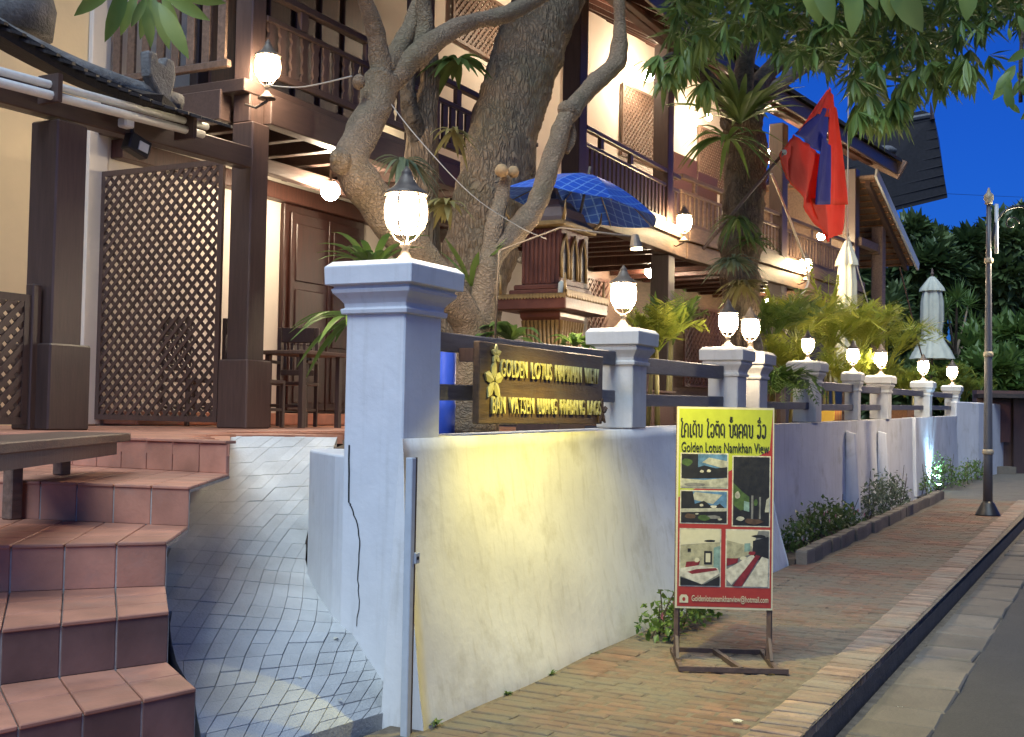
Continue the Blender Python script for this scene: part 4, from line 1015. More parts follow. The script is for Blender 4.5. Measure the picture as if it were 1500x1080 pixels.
photo(.585, .415, .955, .755, 'dark', [('leaf', [(0, .62), (.28, .48), (.45, .42), (.45, .25), (.2, .22), (0, .3)]), ('pale', blob(.12, .44, .08, .06)), ('teal', [(.3, .22), (.45, .2), (.45, .34), (.3, .36)]), ('grey', [(.5, .08), (.56, .08), (.56, .44), (.5, .44)]), ('grey', [(.72, .1), (.77, .1), (.77, .42), (.72, .42)]), ('leaf', blob(.63, .34, .06, .06)), ('pale', [(.88, .2), (1, .2), (1, .42), (.92, .38)]), ('pale', blob(.2, .1, .12, .04)), ('brown', blob(.55, .06, .3, .05))])
photo(.05, .115, .455, .39, 'beige', [('cream', [(0, .72), (1, .78), (1, 1), (0, 1)]), ('dark', blob(.75, .80, .16, .025)), ('dark', [(.6, .38), (.8, .38), (.8, .62), (.6, .62)]), ('cream', [(.64, .42), (.76, .42), (.76, .58), (.64, .58)]), ('teal', [(.84, .28), (1, .22), (1, .72), (.84, .68)]), ('dark', [(.18, .6), (.26, .6), (.26, .66), (.18, .66)]), ('maroon', [(.12, .30), (.45, .34), (.5, .44), (.15, .42)]), ('cream', blob(.42, .45, .07, .05)), ('dark', [(0, 0), (1, 0), (1, .18), (.6, .02), (0, .14)]), ('white', [(0, .16), (.55, .02), (1, .22), (.95, .32), (.45, .36), (0, .3)]), ('maroon', [(.18, .24), (.3, .20), (.95, .28), (.9, .32), (.4, .29)])])
photo(.525, .115, .955, .39, 'grey', [('cream', [(0, .8), (.6, .66), (.75, 1), (0, 1)]), ('beige', [(0, .45), (.6, .58), (.6, .72), (0, .82)]), ('dark', [(.62, .5), (1, .45), (1, .9), (.62, .82)]), ('dark', blob(.78, .9, .2, .03)), ('teal', [(.42, .62), (.56, .64), (.56, .78), (.42, .77)]), ('maroon', [(0, .36), (.25, .42), (.28, .5), (0, .5)]), ('cream', blob(.4, .5, .1, .04)), ('white', [(0, .12), (.12, .02), (.68, .52), (.62, .58), (0, .3)]), ('maroon', [(.14, 0), (.36, 0), (.80, .55), (.70, .57)]), ('white', [(.38, 0), (.98, 0), (1, .5), (.84, .54)]), ('maroon', blob(.6, .6, .1, .04))])
def ptext(txt, a0, a1, b0, b1, mat, bold=.0, nm='lettering'):
    text_mesh(txt, (a1-a0)*WB, (b1-b0)*HB, .001, mat, nm, bo, frame_mx(prt(a0, b0, E4+.001), U, (0, 0, 1)), bold)
ptext('Golden Lotus Namkhan View', .045, .945, .775, .825, PM['dark'], .004)
ptext('Goldenlotusnamkhanview@hotmail.com', .17, .955, .028, .068, PM['cream'], .006)
q = MB(); q.poly([prt(.045+.09*x, .028+.040*y, E4) for x, y in ((0, 0), (1, 0), (1, .7), (.8, 1), (.2, 1), (0, .7))]); q.build('envelope_icon', PM['cream'], bo, off=Z0)
q = MB(); q.poly([prt(.09+.016*math.cos(a), .046+.010*math.sin(a), E4+.001) for a in [k*.6 for k in range(10)]]); q.build('icon_dot', PM['red'], bo, off=Z0)
# the Lao heading, drawn as pen strokes on a 0..1 high grid: (strokes, advance)
def arc(cx, cy, rx, ry, a0, a1, n=8): return [(cx+rx*math.cos(R(a0+(a1-a0)*k/n)), cy+ry*math.sin(R(a0+(a1-a0)*k/n))) for k in range(n+1)]
def loop(cx, cy, r_=.07): return arc(cx, cy, r_*.8, r_, 0, 360, 8)
LG = {
 'o1': ([[(.20, 1.35), (.10, 1.28), (.10, 1.15), (.22, 1.12)], [(.22, 1.12), (.14, .5), (.14, .15)]+arc(.22, .1, .08, .1, 180, 380)], .34),
 'k': ([[(.08, 0), (.08, .55), (.02, .66)]+arc(.24, .7, .17, .28, 170, 0)+[(.41, 0)], loop(.14, .45)], .52),
 'e': ([[(.10, .95), (.10, .12)]+arc(.17, .1, .07, .1, 180, 400)], .28),
 'd': ([loop(.16, .25)+[(.08, .3), (.06, .7)]+arc(.22, .7, .16, .28, 180, 0)+[(.38, 0)]], .48),
 'n': ([loop(.10, .88)+[(.16, .8), (.16, .1), (.34, .02), (.42, .2), (.42, .95)], loop(.36, .10)], .54),
 'l': ([loop(.16, .32)+[(.08, .25), (.2, .02), (.36, .1), (.4, .5)]+arc(.24, .68, .17, .28, -10, 170)], .50),
 't': ([loop(.16, .25)+[(.08, .3), (.06, .7)]+arc(.14, .7, .09, .26, 180, 20)+arc(.30, .7, .08, .26, 160, 0)+[(.38, 0)]], .48),
 'nm': ([loop(.10, .88)+[(.16, .8), (.16, .1), (.34, .02), (.42, .2), (.42, .95)]], .52),
 'a': ([loop(.10, .25, .06)+[(.04, .6)]+arc(.17, .7, .13, .28, 170, 0)+[(.30, .0)]], .40),
 'kh': ([loop(.2, .42)+[(.08, .5), (.06, .1), (.14, 0)], [(.06, .6)]+arc(.23, .7, .17, .28, 180, 0)+[(.40, 0)]], .50),
 'w': ([loop(.12, .18)+[(.05, .1), (.2, 0), (.34, .15), (.36, .6)]+arc(.22, .72, .14, .26, 0, 150)], .46),
 'mai': ([arc(-.28, 1.22, .10, .12, 190, 350)], 0), 'dot': ([arc(-.28, 1.22, .10, .10, 0, 360)], 0), 'th': ([[(-.30, 1.5), (-.36, 1.38), (-.24, 1.3), (-.20, 1.5)]], 0), 'i': ([arc(-.24, 1.2, .13, .09, 0, 360), [(-.20, 1.3), (-.20, 1.5)]], 0)}
seq = ['o1', 'k', 'e', 'd', 'mai', 'nm', ' ', 'o1', 'l', 't', 'mai', 'd', ' ', 'nm', 'dot', 'th', 'a', 'kh', 'a', 'nm', ' ', 'w', 'i', 'w']
tot = sum(.30 if k == ' ' else LG[k][1] for k in seq); x = 0
for k in seq:
    if k == ' ': x += .30; continue
    gm = MB()
    for st in LG[k][0]:
        P2 = [(.03+.89*(x+a)/tot, .848+.070*b) for a, b in st]
        for (a0, b0), (a1, b1) in zip(P2[:-1], P2[1:]):
            d = Vector(((a1-a0)*WB, (b1-b0)*HB)); 
            if d.length < 1e-6: continue
            nn = Vector((-d.y, d.x)).normalized()*.0042
            gm.poly([prt(a0+nn.x/WB, b0+nn.y/HB, E4), prt(a0-nn.x/WB, b0-nn.y/HB, E4), prt(a1-nn.x/WB, b1-nn.y/HB, E4), prt(a1+nn.x/WB, b1+nn.y/HB, E4)])
    gm.build('lao_letter', PM['dark'], bo, off=Z0); x += LG[k][1]

# ================================================================== spirit house
cy = .95
k0 = ony(829, 432, cy); k1 = ony(890, 464, cy); kl = onx(726, 430, k0.x)
sh = thing('spirit_house', 'carved red and gold wooden spirit house behind the wooden sign', 'shrine', ((k0.x+k1.x)/2, (cy+kl.y)/2, 1.36))
X0, X1, Y0, Y1 = k0.x, k1.x, cy, kl.y
cxs, cys = (X0+X1)/2, (Y0+Y1)/2
def shb(nm, fx, z0, z1, mat='shrine_red', parent=None, bev=.01):
    q = MB(); hx, hy = (X1-X0)/2*fx, (Y1-Y0)/2*fx; q.box((cxs-hx, cys-hy, z0), (cxs+hx, cys+hy, z1)); return q.build(nm, M[mat], parent or sh, bevel=bev)
zt4 = k0.z
shb('plinth', .62, 1.34, 1.95, 'wood'); 
nk = MB(); hx, hy = (X1-X0)/2, (Y1-Y0)/2
nk.sqlathe([(.50, 2.0-.05), (.52, 2.02), (.44, 2.06), (.40, 2.12), (.44, 2.22), (.54, zt4-.20), (.58, zt4-.17), (.58, zt4-.13), (.64, zt4-.12)], (cxs, cys, 0), hx, hy); nko = nk.build('neck', M['shrine_red'], sh, bevel=.006)
for s_ in range(9):                                             # fluted petals round the neck
    v = -.40+s_*.1
    q = MB(); q.tube([(cxs-hx*.46, cys+hy*v, 2.08), (cxs-hx*.50, cys+hy*v*1.08, 2.2), (cxs-hx*.565, cys+hy*v*1.2, zt4-.20)], [.012, .018, .022], 6); q.build('petal', M['shrine_gold'], nko, True)
    q = MB(); q.tube([(cxs+hx*v, cys-hy*.46, 2.08), (cxs+hx*v*1.08, cys-hy*.50, 2.2), (cxs+hx*v*1.2, cys-hy*.565, zt4-.20)], [.012, .018, .022], 6); q.build('petal', M['shrine_gold'], nko, True)
tr = shb('tray', 1.0, zt4-.12, zt4+.02)
fr_ = MB()
for i in range(22):                                             # scalloped gilt fringe
    v = Y0+(Y1-Y0)*(i+.5)/22; fr_ = MB(); fr_.prism([(X0-.012, v-.022, zt4+.02), (X0-.012, v+.022, zt4+.02), (X0-.012, v+.014, zt4-.015), (X0-.012, v, zt4-.028), (X0-.012, v-.014, zt4-.015)], (.010, 0, 0)); fr_.build('fringe', M['shrine_gold'], tr)
for i in range(26):
    v = X0+(X1-X0)*(i+.5)/26; fr_ = MB(); fr_.prism([(v-.022, Y0-.012, zt4+.05), (v-.014, Y0-.012, zt4+.0), (v, Y0-.012, zt4-.02), (v+.014, Y0-.012, zt4+.0), (v+.022, Y0-.012, zt4+.05)], (0, .010, 0)); fr_.build('fringe', M['shrine_gold'], tr)
shb('step', .78, zt4+.021, zt4+.07); shb('step', .70, zt4+.071, zt4+.12)
zbd = zt4+.121; zr = zbd+.52
bdy = shb('body', .56, zbd, zr)
for i in range(9):
    v = cys-hy*.5+hy*1.0*i/8; q = MB(); q.box((cxs-hx*.56-.012, v-.012, zbd+.02), (cxs-hx*.56-.001, v+.012, zr-.02)); q.build('wall_board', M['shrine_red'], bdy)
for i in range(3):
    a = cxs-hx*.42+hx*.42*i; q = MB(); r_ = hx*.15
    pts = [(a-r_, 0, zbd+.06), (a-r_, 0, zbd+.28), (a-r_*.6, 0, zbd+.38), (a, 0, zbd+.46), (a+r_*.6, 0, zbd+.38), (a+r_, 0, zbd+.28), (a+r_, 0, zbd+.06)]
    q.tube([(p[0], cys-hy*.56-.014, p[2]) for p in pts], .014, 6); q.build('arch', M['shrine_gold'], bdy, True)
    q = MB(); q.prism([(p[0], cys-hy*.56-.006, p[2]) for p in pts], (0, .004, 0)); q.build('niche', M['black'], bdy)
shb('eave', .78, zr+.001, zr+.05, 'shrine_gold')
rf_ = MB(); rf_.sqlathe([(.76, zr+.051), (.60, zr+.10), (.52, zr+.19), (.40, zr+.22), (.30, zr+.28), (.14, zr+.30), (.06, zr+.38), (.012, zr+.46)], (cxs, cys, 0), hx, hy); rf_.build('tiered_roof', M['wood'], sh)
for sx, sy in ((-1, -1), (1, -1), (1, 1), (-1, 1)):
    q = MB(); q.tube([(cxs+sx*hx*.72, cys+sy*hy*.72, zr+.05), (cxs+sx*hx*.84, cys+sy*hy*.84, zr+.12), (cxs+sx*hx*.86, cys+sy*hy*.86, zr+.22)], [.02, .014, .004], 6); q.build('corner_finial', M['shrine_gold'], sh, True)
    q = MB(); q.tube([(cxs+sx*hx*.92, cys+sy*hy*.92, zt4+.02), (cxs+sx*hx*.92, cys+sy*hy*.92, zt4+.20)], [.018, .008], 6); q.build('corner_post', M['shrine_gold'], sh, True)
q = MB(); q.lathe([(.03, 0), (.035, .02), (.03, .1), (.012, .12)], 10, (X0+.12, Y0+.10, zt4+.02)); tag(q.build('white_cup', M['petal_white'], smooth=True), 'small white cup on the front corner of the spirit house tray', 'cup')

# ================================================================== plaid umbrella
ap = ony(862, 256, 1.15)
plaid, n, bb = newmat('blue_plaid_cloth')
tc = n.nodes.new('ShaderNodeTexCoord'); sx = n.nodes.new('ShaderNodeSeparateXYZ'); lk(n, tc.outputs['Object'], sx.inputs[0])
def stripe(src, per, wdt):
    a = n.nodes.new('ShaderNodeMath'); a.operation = 'PINGPONG'; lk(n, src, a.inputs[0]); a.inputs[1].default_value = per
    b_ = n.nodes.new('ShaderNodeMath'); b_.operation = 'LESS_THAN'; lk(n, a.outputs[0], b_.inputs[0]); b_.inputs[1].default_value = wdt
    return b_.outputs[0]
c1 = mixc(n, stripe(sx.outputs[0], .05, .007), (.02, .09, .50), (.12, .26, .66))
c2 = mixc(n, stripe(sx.outputs[1], .05, .007), c1, (.15, .30, .68))
hf = n.nodes.new('ShaderNodeMath'); hf.operation = 'MULTIPLY'; hf.inputs[1].default_value = .5; lk(n, stripe(sx.outputs[0], .045, .008), hf.inputs[0])
c3 = mixc(n, hf.outputs[0], c2, (.03, .12, .50))
lk(n, c3, bb.inputs['Base Color']); bb.inputs['Roughness'].default_value = .5
um = thing('plaid_umbrella', 'open blue plaid umbrella shading the spirit house', 'umbrella', (ap.x, ap.y, ap.z-2.9))
ru = pxr(106, ap)*1.10; hh = ru*.42; RM = Matrix.Rotation(R(11), 3, FWD); um.rotation_euler = RM.to_euler(); um.location = ap-RM @ Vector((0, 0, 2.9))
ncan, nr_ = 8, 6
for g in range(ncan):
    mb = MB(); ns = 6
    for i in range(nr_+1):
        t = i/nr_; r_ = ru*t; z = -hh*(t**1.6)
        for j in range(ns+1):
            a = 2*math.pi*(g+j/ns)/ncan; sag = math.sin(math.pi*j/ns)
            rr_ = r_*(1-.055*sag*t); mb.v.append((rr_*math.cos(a), rr_*math.sin(a), z-.03*sag*t*(1 if t < .9 else .4)))
    for i in range(nr_):
        for j in range(ns): a = i*(ns+1)+j; mb.face((a, a+ns+1, a+ns+2, a+1))
    o = mb.build('canopy_panel', plaid, um, True, Z0); o.location = (0, 0, 2.9)
    a = 2*math.pi*g/ncan; mb = MB(); mb.tube([(ru*t*math.cos(a), ru*t*math.sin(a), 2.9-hh*t**1.6-.012) for t in (0, .25, .5, .75, 1.0)], .006, 5); mb.build('rib', M['iron'], um, True, Z0)
mb = MB(); mb.tube([(0, 0, .15), (0, 0, 2.98)], .014, 8); mb.build('shaft', M['iron'], um, True, Z0)
mb = MB(); mb.tube([(.02, 0, -.0), (.02, 0, 1.2)], .03, 8); mb.build('holder', M['wood_mid'], um, True, Z0)

# ================================================================== flag on its slanting pole
FB, FT = ony(1030, 365, 1.3), ony(1146, 226, .55)
fg = thing('flag', 'red and blue flag hanging limp from a slanting pole on the tree', 'flag', FB)
mb = MB(); ext_ = FT+(FT-FB)*.02; mb.tube([FB, ext_], .022, 8); mb.build('pole', M['wood_mid'], fg, True)
mb = MB(); mb.lathe([(.03, -.03), (.04, 0), (.03, .03)], 10, ext_); mb.build('pole_tip', M['steel'], fg, True)
fd = FT.y-.04; k = pxr(1, FT)
def fpt(px, py, dy=0): q = ony(px, py, fd); return Vector((q.x, fd+dy, q.z))
# the limp cloth hangs in two folded leaves from a high corner
def cloth(nm, pts, mat, amp=.05, ph=0.0, ny=0.0):
    mb = MB(); N_ = 14; (a, b, c, d) = [fpt(*p) for p in pts]; 
    for i in range(N_+1):
        for j in range(N_+1):
            u, v = i/N_, j/N_; p = a.lerp(b, u).lerp(d.lerp(c, u), v)
            p.y += ny+amp*math.sin(9*u+ph+2.2*v)*(.3+v)+amp*.4*math.sin(21*u+ph*2+v*4)
            mb.v.append(tuple(p))
    for i in range(N_):
        for j in range(N_): q = i*(N_+1)+j; mb.face((q, q+1, q+N_+2, q+N_+1))
    o = mb.build(nm, M[mat], fg, True); s_ = o.modifiers.new('t', 'SOLIDIFY'); s_.thickness = .004; return o
cloth('red_band', [(1217, 130), (1212, 132), (1165, 197), (1205, 158)], 'cloth_red', .01)
cloth('red_band', [(1202, 150), (1217, 130), (1214, 172), (1190, 165)], 'cloth_red', .015)
cloth('blue_band', [(1205, 158), (1213, 160), (1207, 228), (1164, 196)], 'cloth_blue', .02, 1)
cloth('blue_band', [(1202, 195), (1213, 215), (1214, 300), (1189, 300)], 'cloth_blue', .03, 2, -.03)
cloth('red_band', [(1216, 128), (1224, 160), (1243, 300), (1212, 300)], 'cloth_red', .03, 1.5, .0)
cloth('red_band', [(1166, 197), (1204, 226), (1213, 352), (1156, 262)], 'cloth_red', .035, .5, .02)
cloth('red_band', [(1190, 290), (1241, 296), (1240, 338), (1212, 355)], 'cloth_red', .03, 2.5, .03)
cloth('red_band', [(1146, 226), (1168, 197), (1190, 290), (1155, 262)], 'cloth_red', .015, 2.5, .04)

# ================================================================== closed parasols
def parasol(px, ptop, pbot, wpx, y, label, h_tot):
    c = ony(px, pbot, y); tp = ony(px, ptop, y); t = thing('closed_parasol', label, 'parasol', (c.x, y, 1.4), 'closed parasols on the terrace')
    k = pxr(1, c); zb, zt_ = c.z-1.4, tp.z-1.4; H = zt_-zb
    def skirt(nm, z0, z1, prof, seed):
        mb = MB(); n = 32; q = random.Random(seed); ph = [q.uniform(-.5, .5) for _ in range(8)]
        for i in range(len(prof)):
            f_, r_ = prof[i]; z = z0+(z1-z0)*f_
            for j in range(n):
                a = 2*math.pi*j/n; r2 = r_*wpx*k*(1+.20*math.cos(8*a+ph[int(8*a/6.3) % 8])*(1-f_*.4)); mb.v.append((r2*math.cos(a), r2*math.sin(a), z))
        for i in range(len(prof)-1):
            for j in range(n): j2 = (j+1) % n; mb.face((i*n+j, i*n+j2, (i+1)*n+j2, (i+1)*n+j))
        return mb.build(nm, M['parasol'], t, True, Z0)
    skirt('canopy', zb, zt_-H*.10, [(0, .98), (.10, .82), (.22, .56), (.30, .46), (.36, .46), (.5, .53), (.72, .52), (.88, .40), (.96, .26), (1, .14)], 2)
    skirt('vent_flap', zt_-H*.235, zt_-H*.07, [(0, .56), (.2, .53), (.6, .34), (.9, .18), (1, .10)], 5)
    mb = MB(); mb.tube([(0, 0, 0), (0, 0, zt_-H*.05)], .03, 8); mb.build('pole', M['wood_mid'], t, True, Z0)
    mb = MB(); mb.lathe([(.02, -.10), (.045, -.06), (.05, -.02), (.025, 0), (.035, .05), (.02, .09), (.003, .12)], 10, (0, 0, zt_-.05)); mb.build('finial', M['wood_mid'], t, True, Z0)
    mb = MB(); mb.lathe([(.28, 0), (.28, .06), (.06, .09), (.05, .3)], 14, (0, 0, 0)); mb.build('base', M['stone'], t, True, Z0)
parasol(1239, 336, 560, 26, 1.6, 'tall pale closed parasol in front of the balcony end', 3.2)
parasol(1365, 396, 526, 28, 1.6, 'pale closed parasol with flared hem near the street lamp', 3.0)

# ================================================================== wires and strings
def wire(nm, pts, r_, mat, label, cat='wire', sag=0):
    q = MB(); q.tube(spline(pts, 24), r_, 5); return tag(q.build(nm, M[mat], smooth=True), label, cat)
wire('wire', [ony(385, 124, 3.30), ony(440, 128, 2.6), ony(515, 112, 1.42)], .006, 'string', 'thin pale wire from the corner lantern to the frangipani trunk')
wire('wire', [ony(562, 138, 1.25), ony(610, 200, 1.0), ony(690, 285, .7), ony(760, 332, .55), ony(800, 350, .5)], .004, 'string', 'thin pale wire slanting down across the big trunk')
wire('string', [ony(1245, -60, .5), ony(1243, 110, .5), ony(1242, 230, .48), ony(1241, 362, .5)], .010, 'string', 'knotted pale string hanging straight down beside the flag', 'string')
wire('rope', [ony(1130, 255, 1.35), ony(1160, 330, 1.35), ony(1184, 405, 1.4), ony(1170, 440, 1.4), ony(1150, 490, 1.45)], .02, 'string', 'grey rope hanging below the flag pole', 'rope')
wire('stay_rod', [ony(1318, 392, 1.5), ony(1330, 440, 1.5), ony(1350, 520, 1.5), ony(1365, 560, 1.5)], .02, 'wood_mid', 'slanting thin pole between the eave and the flared parasol', 'pole')
wire('stay_rod', [ony(1243, 345, 1.7), ony(1258, 400, 1.7), ony(1270, 440, 1.7), ony(1278, 468, 1.7)], .015, 'steel', 'thin steel stay right of the tall parasol', 'stay')
wire('wire', [ony(1388, 284, 6), ony(1430, 286, 5), ony(1520, 290, 3)], .012, 'black', 'dark overhead wire behind the street lamp', 'wire')
# ================================================================== trees
def limb(mb, spec, y, n=10, seed=0, wob=.10, res=4, y2=None):
    """spec: (px, py, half width px [, y]) -> tube through real points"""
    P_, r_ = [], []
    for s_ in spec:
        yy = s_[3] if len(s_) > 3 else y
        p = ony(s_[0], s_[1], yy); P_.append(p); r_.append(pxr(s_[2], p))
    k = len(P_); N_ = (k-1)*res
    pts = spline(P_, N_); rad = []
    for i in range(N_+1):
        t = i/N_*(k-1); j = min(int(t), k-2); rad.append(r_[j]+(r_[j+1]-r_[j])*(t-j))
    q = random.Random(seed)
    rad = [a*(1+q.uniform(-wob, wob)*.6) for a in rad]
    mb.tube(pts, rad, n, True, wob, seed); return pts[-1]
def knob(mb, px, py, rpx, y, seed):
    p = ony(px, py, y); r_ = pxr(rpx, p); q = random.Random(seed)
    prof = [(r_*math.sin(math.pi*k/6)*q.uniform(.85, 1.12)+.001, -r_*math.cos(math.pi*k/6)) for k in range(7)]
    mb.lathe(prof, 9, p)
BT = bpy.data.textures.new('bark_lumps', 'CLOUDS'); BT.noise_scale = .16; BT.noise_depth = 4
def sub(o, lv=2, st=.032):
    s_ = o.modifiers.new('s', 'SUBSURF'); s_.levels = lv; s_.render_levels = lv
    d_ = o.modifiers.new('d', 'DISPLACE'); d_.texture = BT; d_.strength = st; d_.mid_level = .5; d_.texture_coords = 'GLOBAL'; return o
# --- frangipani in front, knobbly pale limbs
fp_ = ony(690, 600, .75)
fr1 = thing('frangipani_tree', 'pale knobbly frangipani tree with crooked limbs behind the sign', 'tree', (fp_.x, .75, 1.34))
tk = MB()
limb(tk, [(690, 640, 34, .72), (690, 560, 30, .72), (686, 480, 27, .75), (640, 412, 30, .85), (592, 350, 32, .98), (548, 292, 30, 1.1), (514, 242, 30, 1.2), (530, 200, 27, 1.25), (552, 150, 26, 1.3), (560, 110, 27, 1.3)], .8, 12, 1)
tko = sub(tk.build('trunk', M['bark_pale'], fr1, True))
for nm, spec, sd in (('limb', [(560, 118, 25, 1.3), (556, 80, 18, 1.3), (548, 40, 17, 1.3), (532, -10, 14, 1.3), (515, -60, 12, 1.3)], 2), ('limb', [(562, 110, 22, 1.3), (590, 60, 17, 1.3), (608, 20, 15, 1.3), (622, -40, 12, 1.3)], 3),
                     ('limb', [(566, 128, 24, 1.3), (600, 92, 22, 1.2), (640, 58, 20, 1.1), (690, 32, 17, 1.0), (745, 20, 15, .9), (800, -8, 13, .9), (850, -40, 12, .9)], 4),
                     ('limb', [(612, 92, 20, 1.2), (622, 40, 16, 1.2), (618, -20, 14, 1.2)], 5),
                     ('limb', [(700, 620, 30, .70), (700, 520, 26, .70), (708, 440, 22, .68), (722, 375, 22, .66), (760, 335, 22, .64), (788, 295, 20, .62), (806, 240, 19, .60), (822, 190, 18, .58), (834, 165, 17, .57), (868, 125, 17, .56), (902, 92, 18, .55), (908, 40, 12, .55), (906, -20, 10, .55), (906, -60, 9, .55)], 6),
                     ('limb', [(714, 392, 20, .68), (722, 340, 18, .70), (734, 295, 14, .72), (742, 258, 12, .72)], 7), ('limb', [(832, 172, 10, .57), (838, 200, 7, .55), (830, 225, 5, .55)], 8)):
    q = MB(); limb(q, [(s_[0], s_[1], s_[2]*.82, *s_[3:]) for s_ in spec], 1.0, 10, sd, .12); sub(q.build(nm, M['bark_pale'], fr1, True))
q = MB()
for i, (a, b, r_, y) in enumerate(((500, 238, 20, 1.2), (494, 232, 13, 1.2), (905, 88, 17, .55), (830, 162, 15, .57), (526, 120, 12, 1.3))):
    q = MB(); knob(q, a, b, r_, y, i); sub(q.build('knob', M['bark_pale'], fr1, True))
for i, (a, b, r_) in enumerate(((735, 250, 10), (752, 252, 9))):
    q = MB(); knob(q, a, b, r_, .70, 20+i); q.build('cut_stub', M['cut'], fr1, True)
# --- big trunk
bp_ = ony(660, 600, 2.3)
big_t = thing('big_tree', 'thick rough brown tree trunk rising before the balcony', 'tree', (bp_.x, 2.3, 1.34))
q = MB(); limb(q, [(662, 640, 70), (668, 560, 62), (678, 480, 55), (696, 400, 52), (710, 330, 55), (728, 240, 53), (748, 160, 51), (766, 100, 51), (788, 40, 51), (812, -20, 49), (840, -120, 46), (880, -220, 42)], 2.3, 18, 11, .05, 5); sub(q.build('trunk', M['bark'], big_t, True), 3, .08)
q = MB(); limb(q, [(800, -10, 34), (900, -70, 26, 2.0), (1010, -120, 18, 1.6)], 2.3, 10, 12); q.build('limb', M['bark'], big_t, True)
# --- thin grey trunk behind
tp_ = ony(615, 600, 2.9)
thin = thing('thin_tree', 'thin grey brown trunk with an air plant left of the big trunk', 'tree', (tp_.x, 2.9, 1.34))
q = MB(); limb(q, [(628, 600, 26), (626, 480, 25), (622, 360, 26), (618, 290, 26), (618, 230, 28), (620, 180, 22), (628, 130, 16), (630, 80, 14), (622, 20, 12), (620, -40, 10)], 2.9, 10, 21); sub(q.build('trunk', M['bark'], thin, True))
q = MB(); limb(q, [(616, 210, 20), (600, 160, 14), (598, 110, 12), (606, 60, 10)], 2.9, 8, 22); sub(q.build('limb', M['bark_dark'], thin, True))
# --- right tree with epiphytes and a big crown
YT = 1.15
rp_ = ony(1088, 620, YT)
rt = thing('fern_tree', 'dark tree wrapped in ferns with a spreading leafy crown over the street', 'tree', (rp_.x, YT, 1.36))
q = MB(); limb(q, [(1086, 660, 26), (1086, 560, 24), (1086, 490, 23), (1086, 440, 25), (1084, 390, 30), (1086, 330, 30), (1092, 270, 30), (1092, 220, 31), (1086, 180, 30), (1080, 150, 26)], YT, 14, 31, .10); sub(q.build('trunk', M['bark'], rt, True), 2, .16)
for spec, sd in (([(1080, 170, 20), (1058, 140, 14), (1030, 110, 12), (1012, 92, 13), (1020, 50, 12), (1030, 0, 12), (1044, -60, 10)], 32), ([(1086, 165, 18), (1130, 100, 14), (1190, 60, 11, .8), (1260, 30, 8, .4), (1340, 10, 6, 0)], 33), ([(1084, 160, 18), (1092, 90, 15), (1110, 20, 12), (1130, -60, 10)], 34), ([(1090, 170, 14), (1160, 110, 10, 1.6), (1230, 70, 7, 2)], 35), ([(1012, 92, 11), (985, 84, 7), (968, 90, 4)], 36)):
    q = MB(); limb(q, spec, YT, 8, sd); sub(q.build('limb', M['bark_dark'], rt, True))
q = MB(); limb(q, [(1098, 640, 8, .5), (1100, 590, 9, .5), (1106, 545, 9, .5), (1112, 520, 7, .5), (1106, 480, 5, .7)], .5, 8, 37)
tag(q.build('young_trunk', M['bark_dark'], smooth=True), 'slim dark stem leaning between the two fence pillars', 'tree stem')

Z = Vector((0, 0, 1))
def rv(q, z=0.0): return Vector((q.gauss(0, 1), q.gauss(0, 1), q.gauss(0, 1)+z)).normalized()
def whorl(mb, p, d, n, L, W, q, droop=.5, cheap=True):
    d = d.normalized(); a = d.cross(Vector((.3, .2, 1))).normalized(); b = d.cross(a)
    for k in range(n):
        t = 2*math.pi*k/n+q.uniform(-.3, .3); s_ = q.uniform(.55, 1.1)
        e = (d*q.uniform(.25, .9)+(a*math.cos(t)+b*math.sin(t))*s_-Z*droop*q.uniform(.6, 1.3)).normalized()
        l_ = L*q.uniform(.7, 1.15)
        if cheap: mb.leaf2(p, e, Z+rv(q)*.3, l_, W*q.uniform(.8, 1.2), q.uniform(.05, .3))
        else: mb.leaf(p, e, Z+rv(q)*.3, l_, W*q.uniform(.85, 1.15), q.uniform(.1, .25), q.uniform(.0, .3))
# crown: whorls of long leaves spread through a volume
q = random.Random(5); cr = MB()
def inside(px, py):
    if px < 985: return False
    lim = np.interp(px, [985, 1020, 1060, 1120, 1180, 1230, 1290, 1330, 1380, 1430, 1470, 1500, 1700], [48, 70, 55, 60, 100, 112, 170, 165, 118, 100, 70, 60, 40])
    return py < lim
cnt = 0
while cnt < 2000:
    px, py = q.uniform(985, 1640), q.uniform(-320, 175)
    if not inside(px, py): continue
    dens = 1.0 if px < 1340 else .62
    if px > 1400 and py > 30: dens = .22
    if py > 120 and q.random() < .4: continue
    if q.random() > dens: continue
    dp = q.uniform(9.2, 15.5); p = atd(px, py, dp)
    whorl(cr, p, rv(q, -.3), q.randint(8, 12), .26, .048, q, .55); cnt += 1
for i_ in range(len(cr.f)): cr.mi[i_] = (i_//20) % 3 == 0
cro = cr.build('crown', [M['leaf_dark'], M['leaf_mid']], rt, kind='stuff')
cr = MB(); q = random.Random(8)
for px, py in ((1262, 158), (1290, 160), (1300, 172), (1322, 150), (1330, 120), (1342, 108), (1365, 100), (1395, 100), (1410, 92), (1425, 88), (1380, 118), (1282, 140),  (1035, 120), (1000, 95), (975, 84), (985, 100), (1015, 75), (1040, 60)):
    for k in range(2):
        p = atd(px+q.uniform(-12, 12), py+q.uniform(-14, 6), q.uniform(9, 11)); whorl(cr, p, Vector((q.uniform(-.4, .4), q.uniform(-.4, .4), -.6)), 11, .26, .06, q, .7, False)
cr.build('hanging_leaves', M['leaf_lite'], rt, kind='stuff')  # lighter green puts lamp light from below into the leaf colour
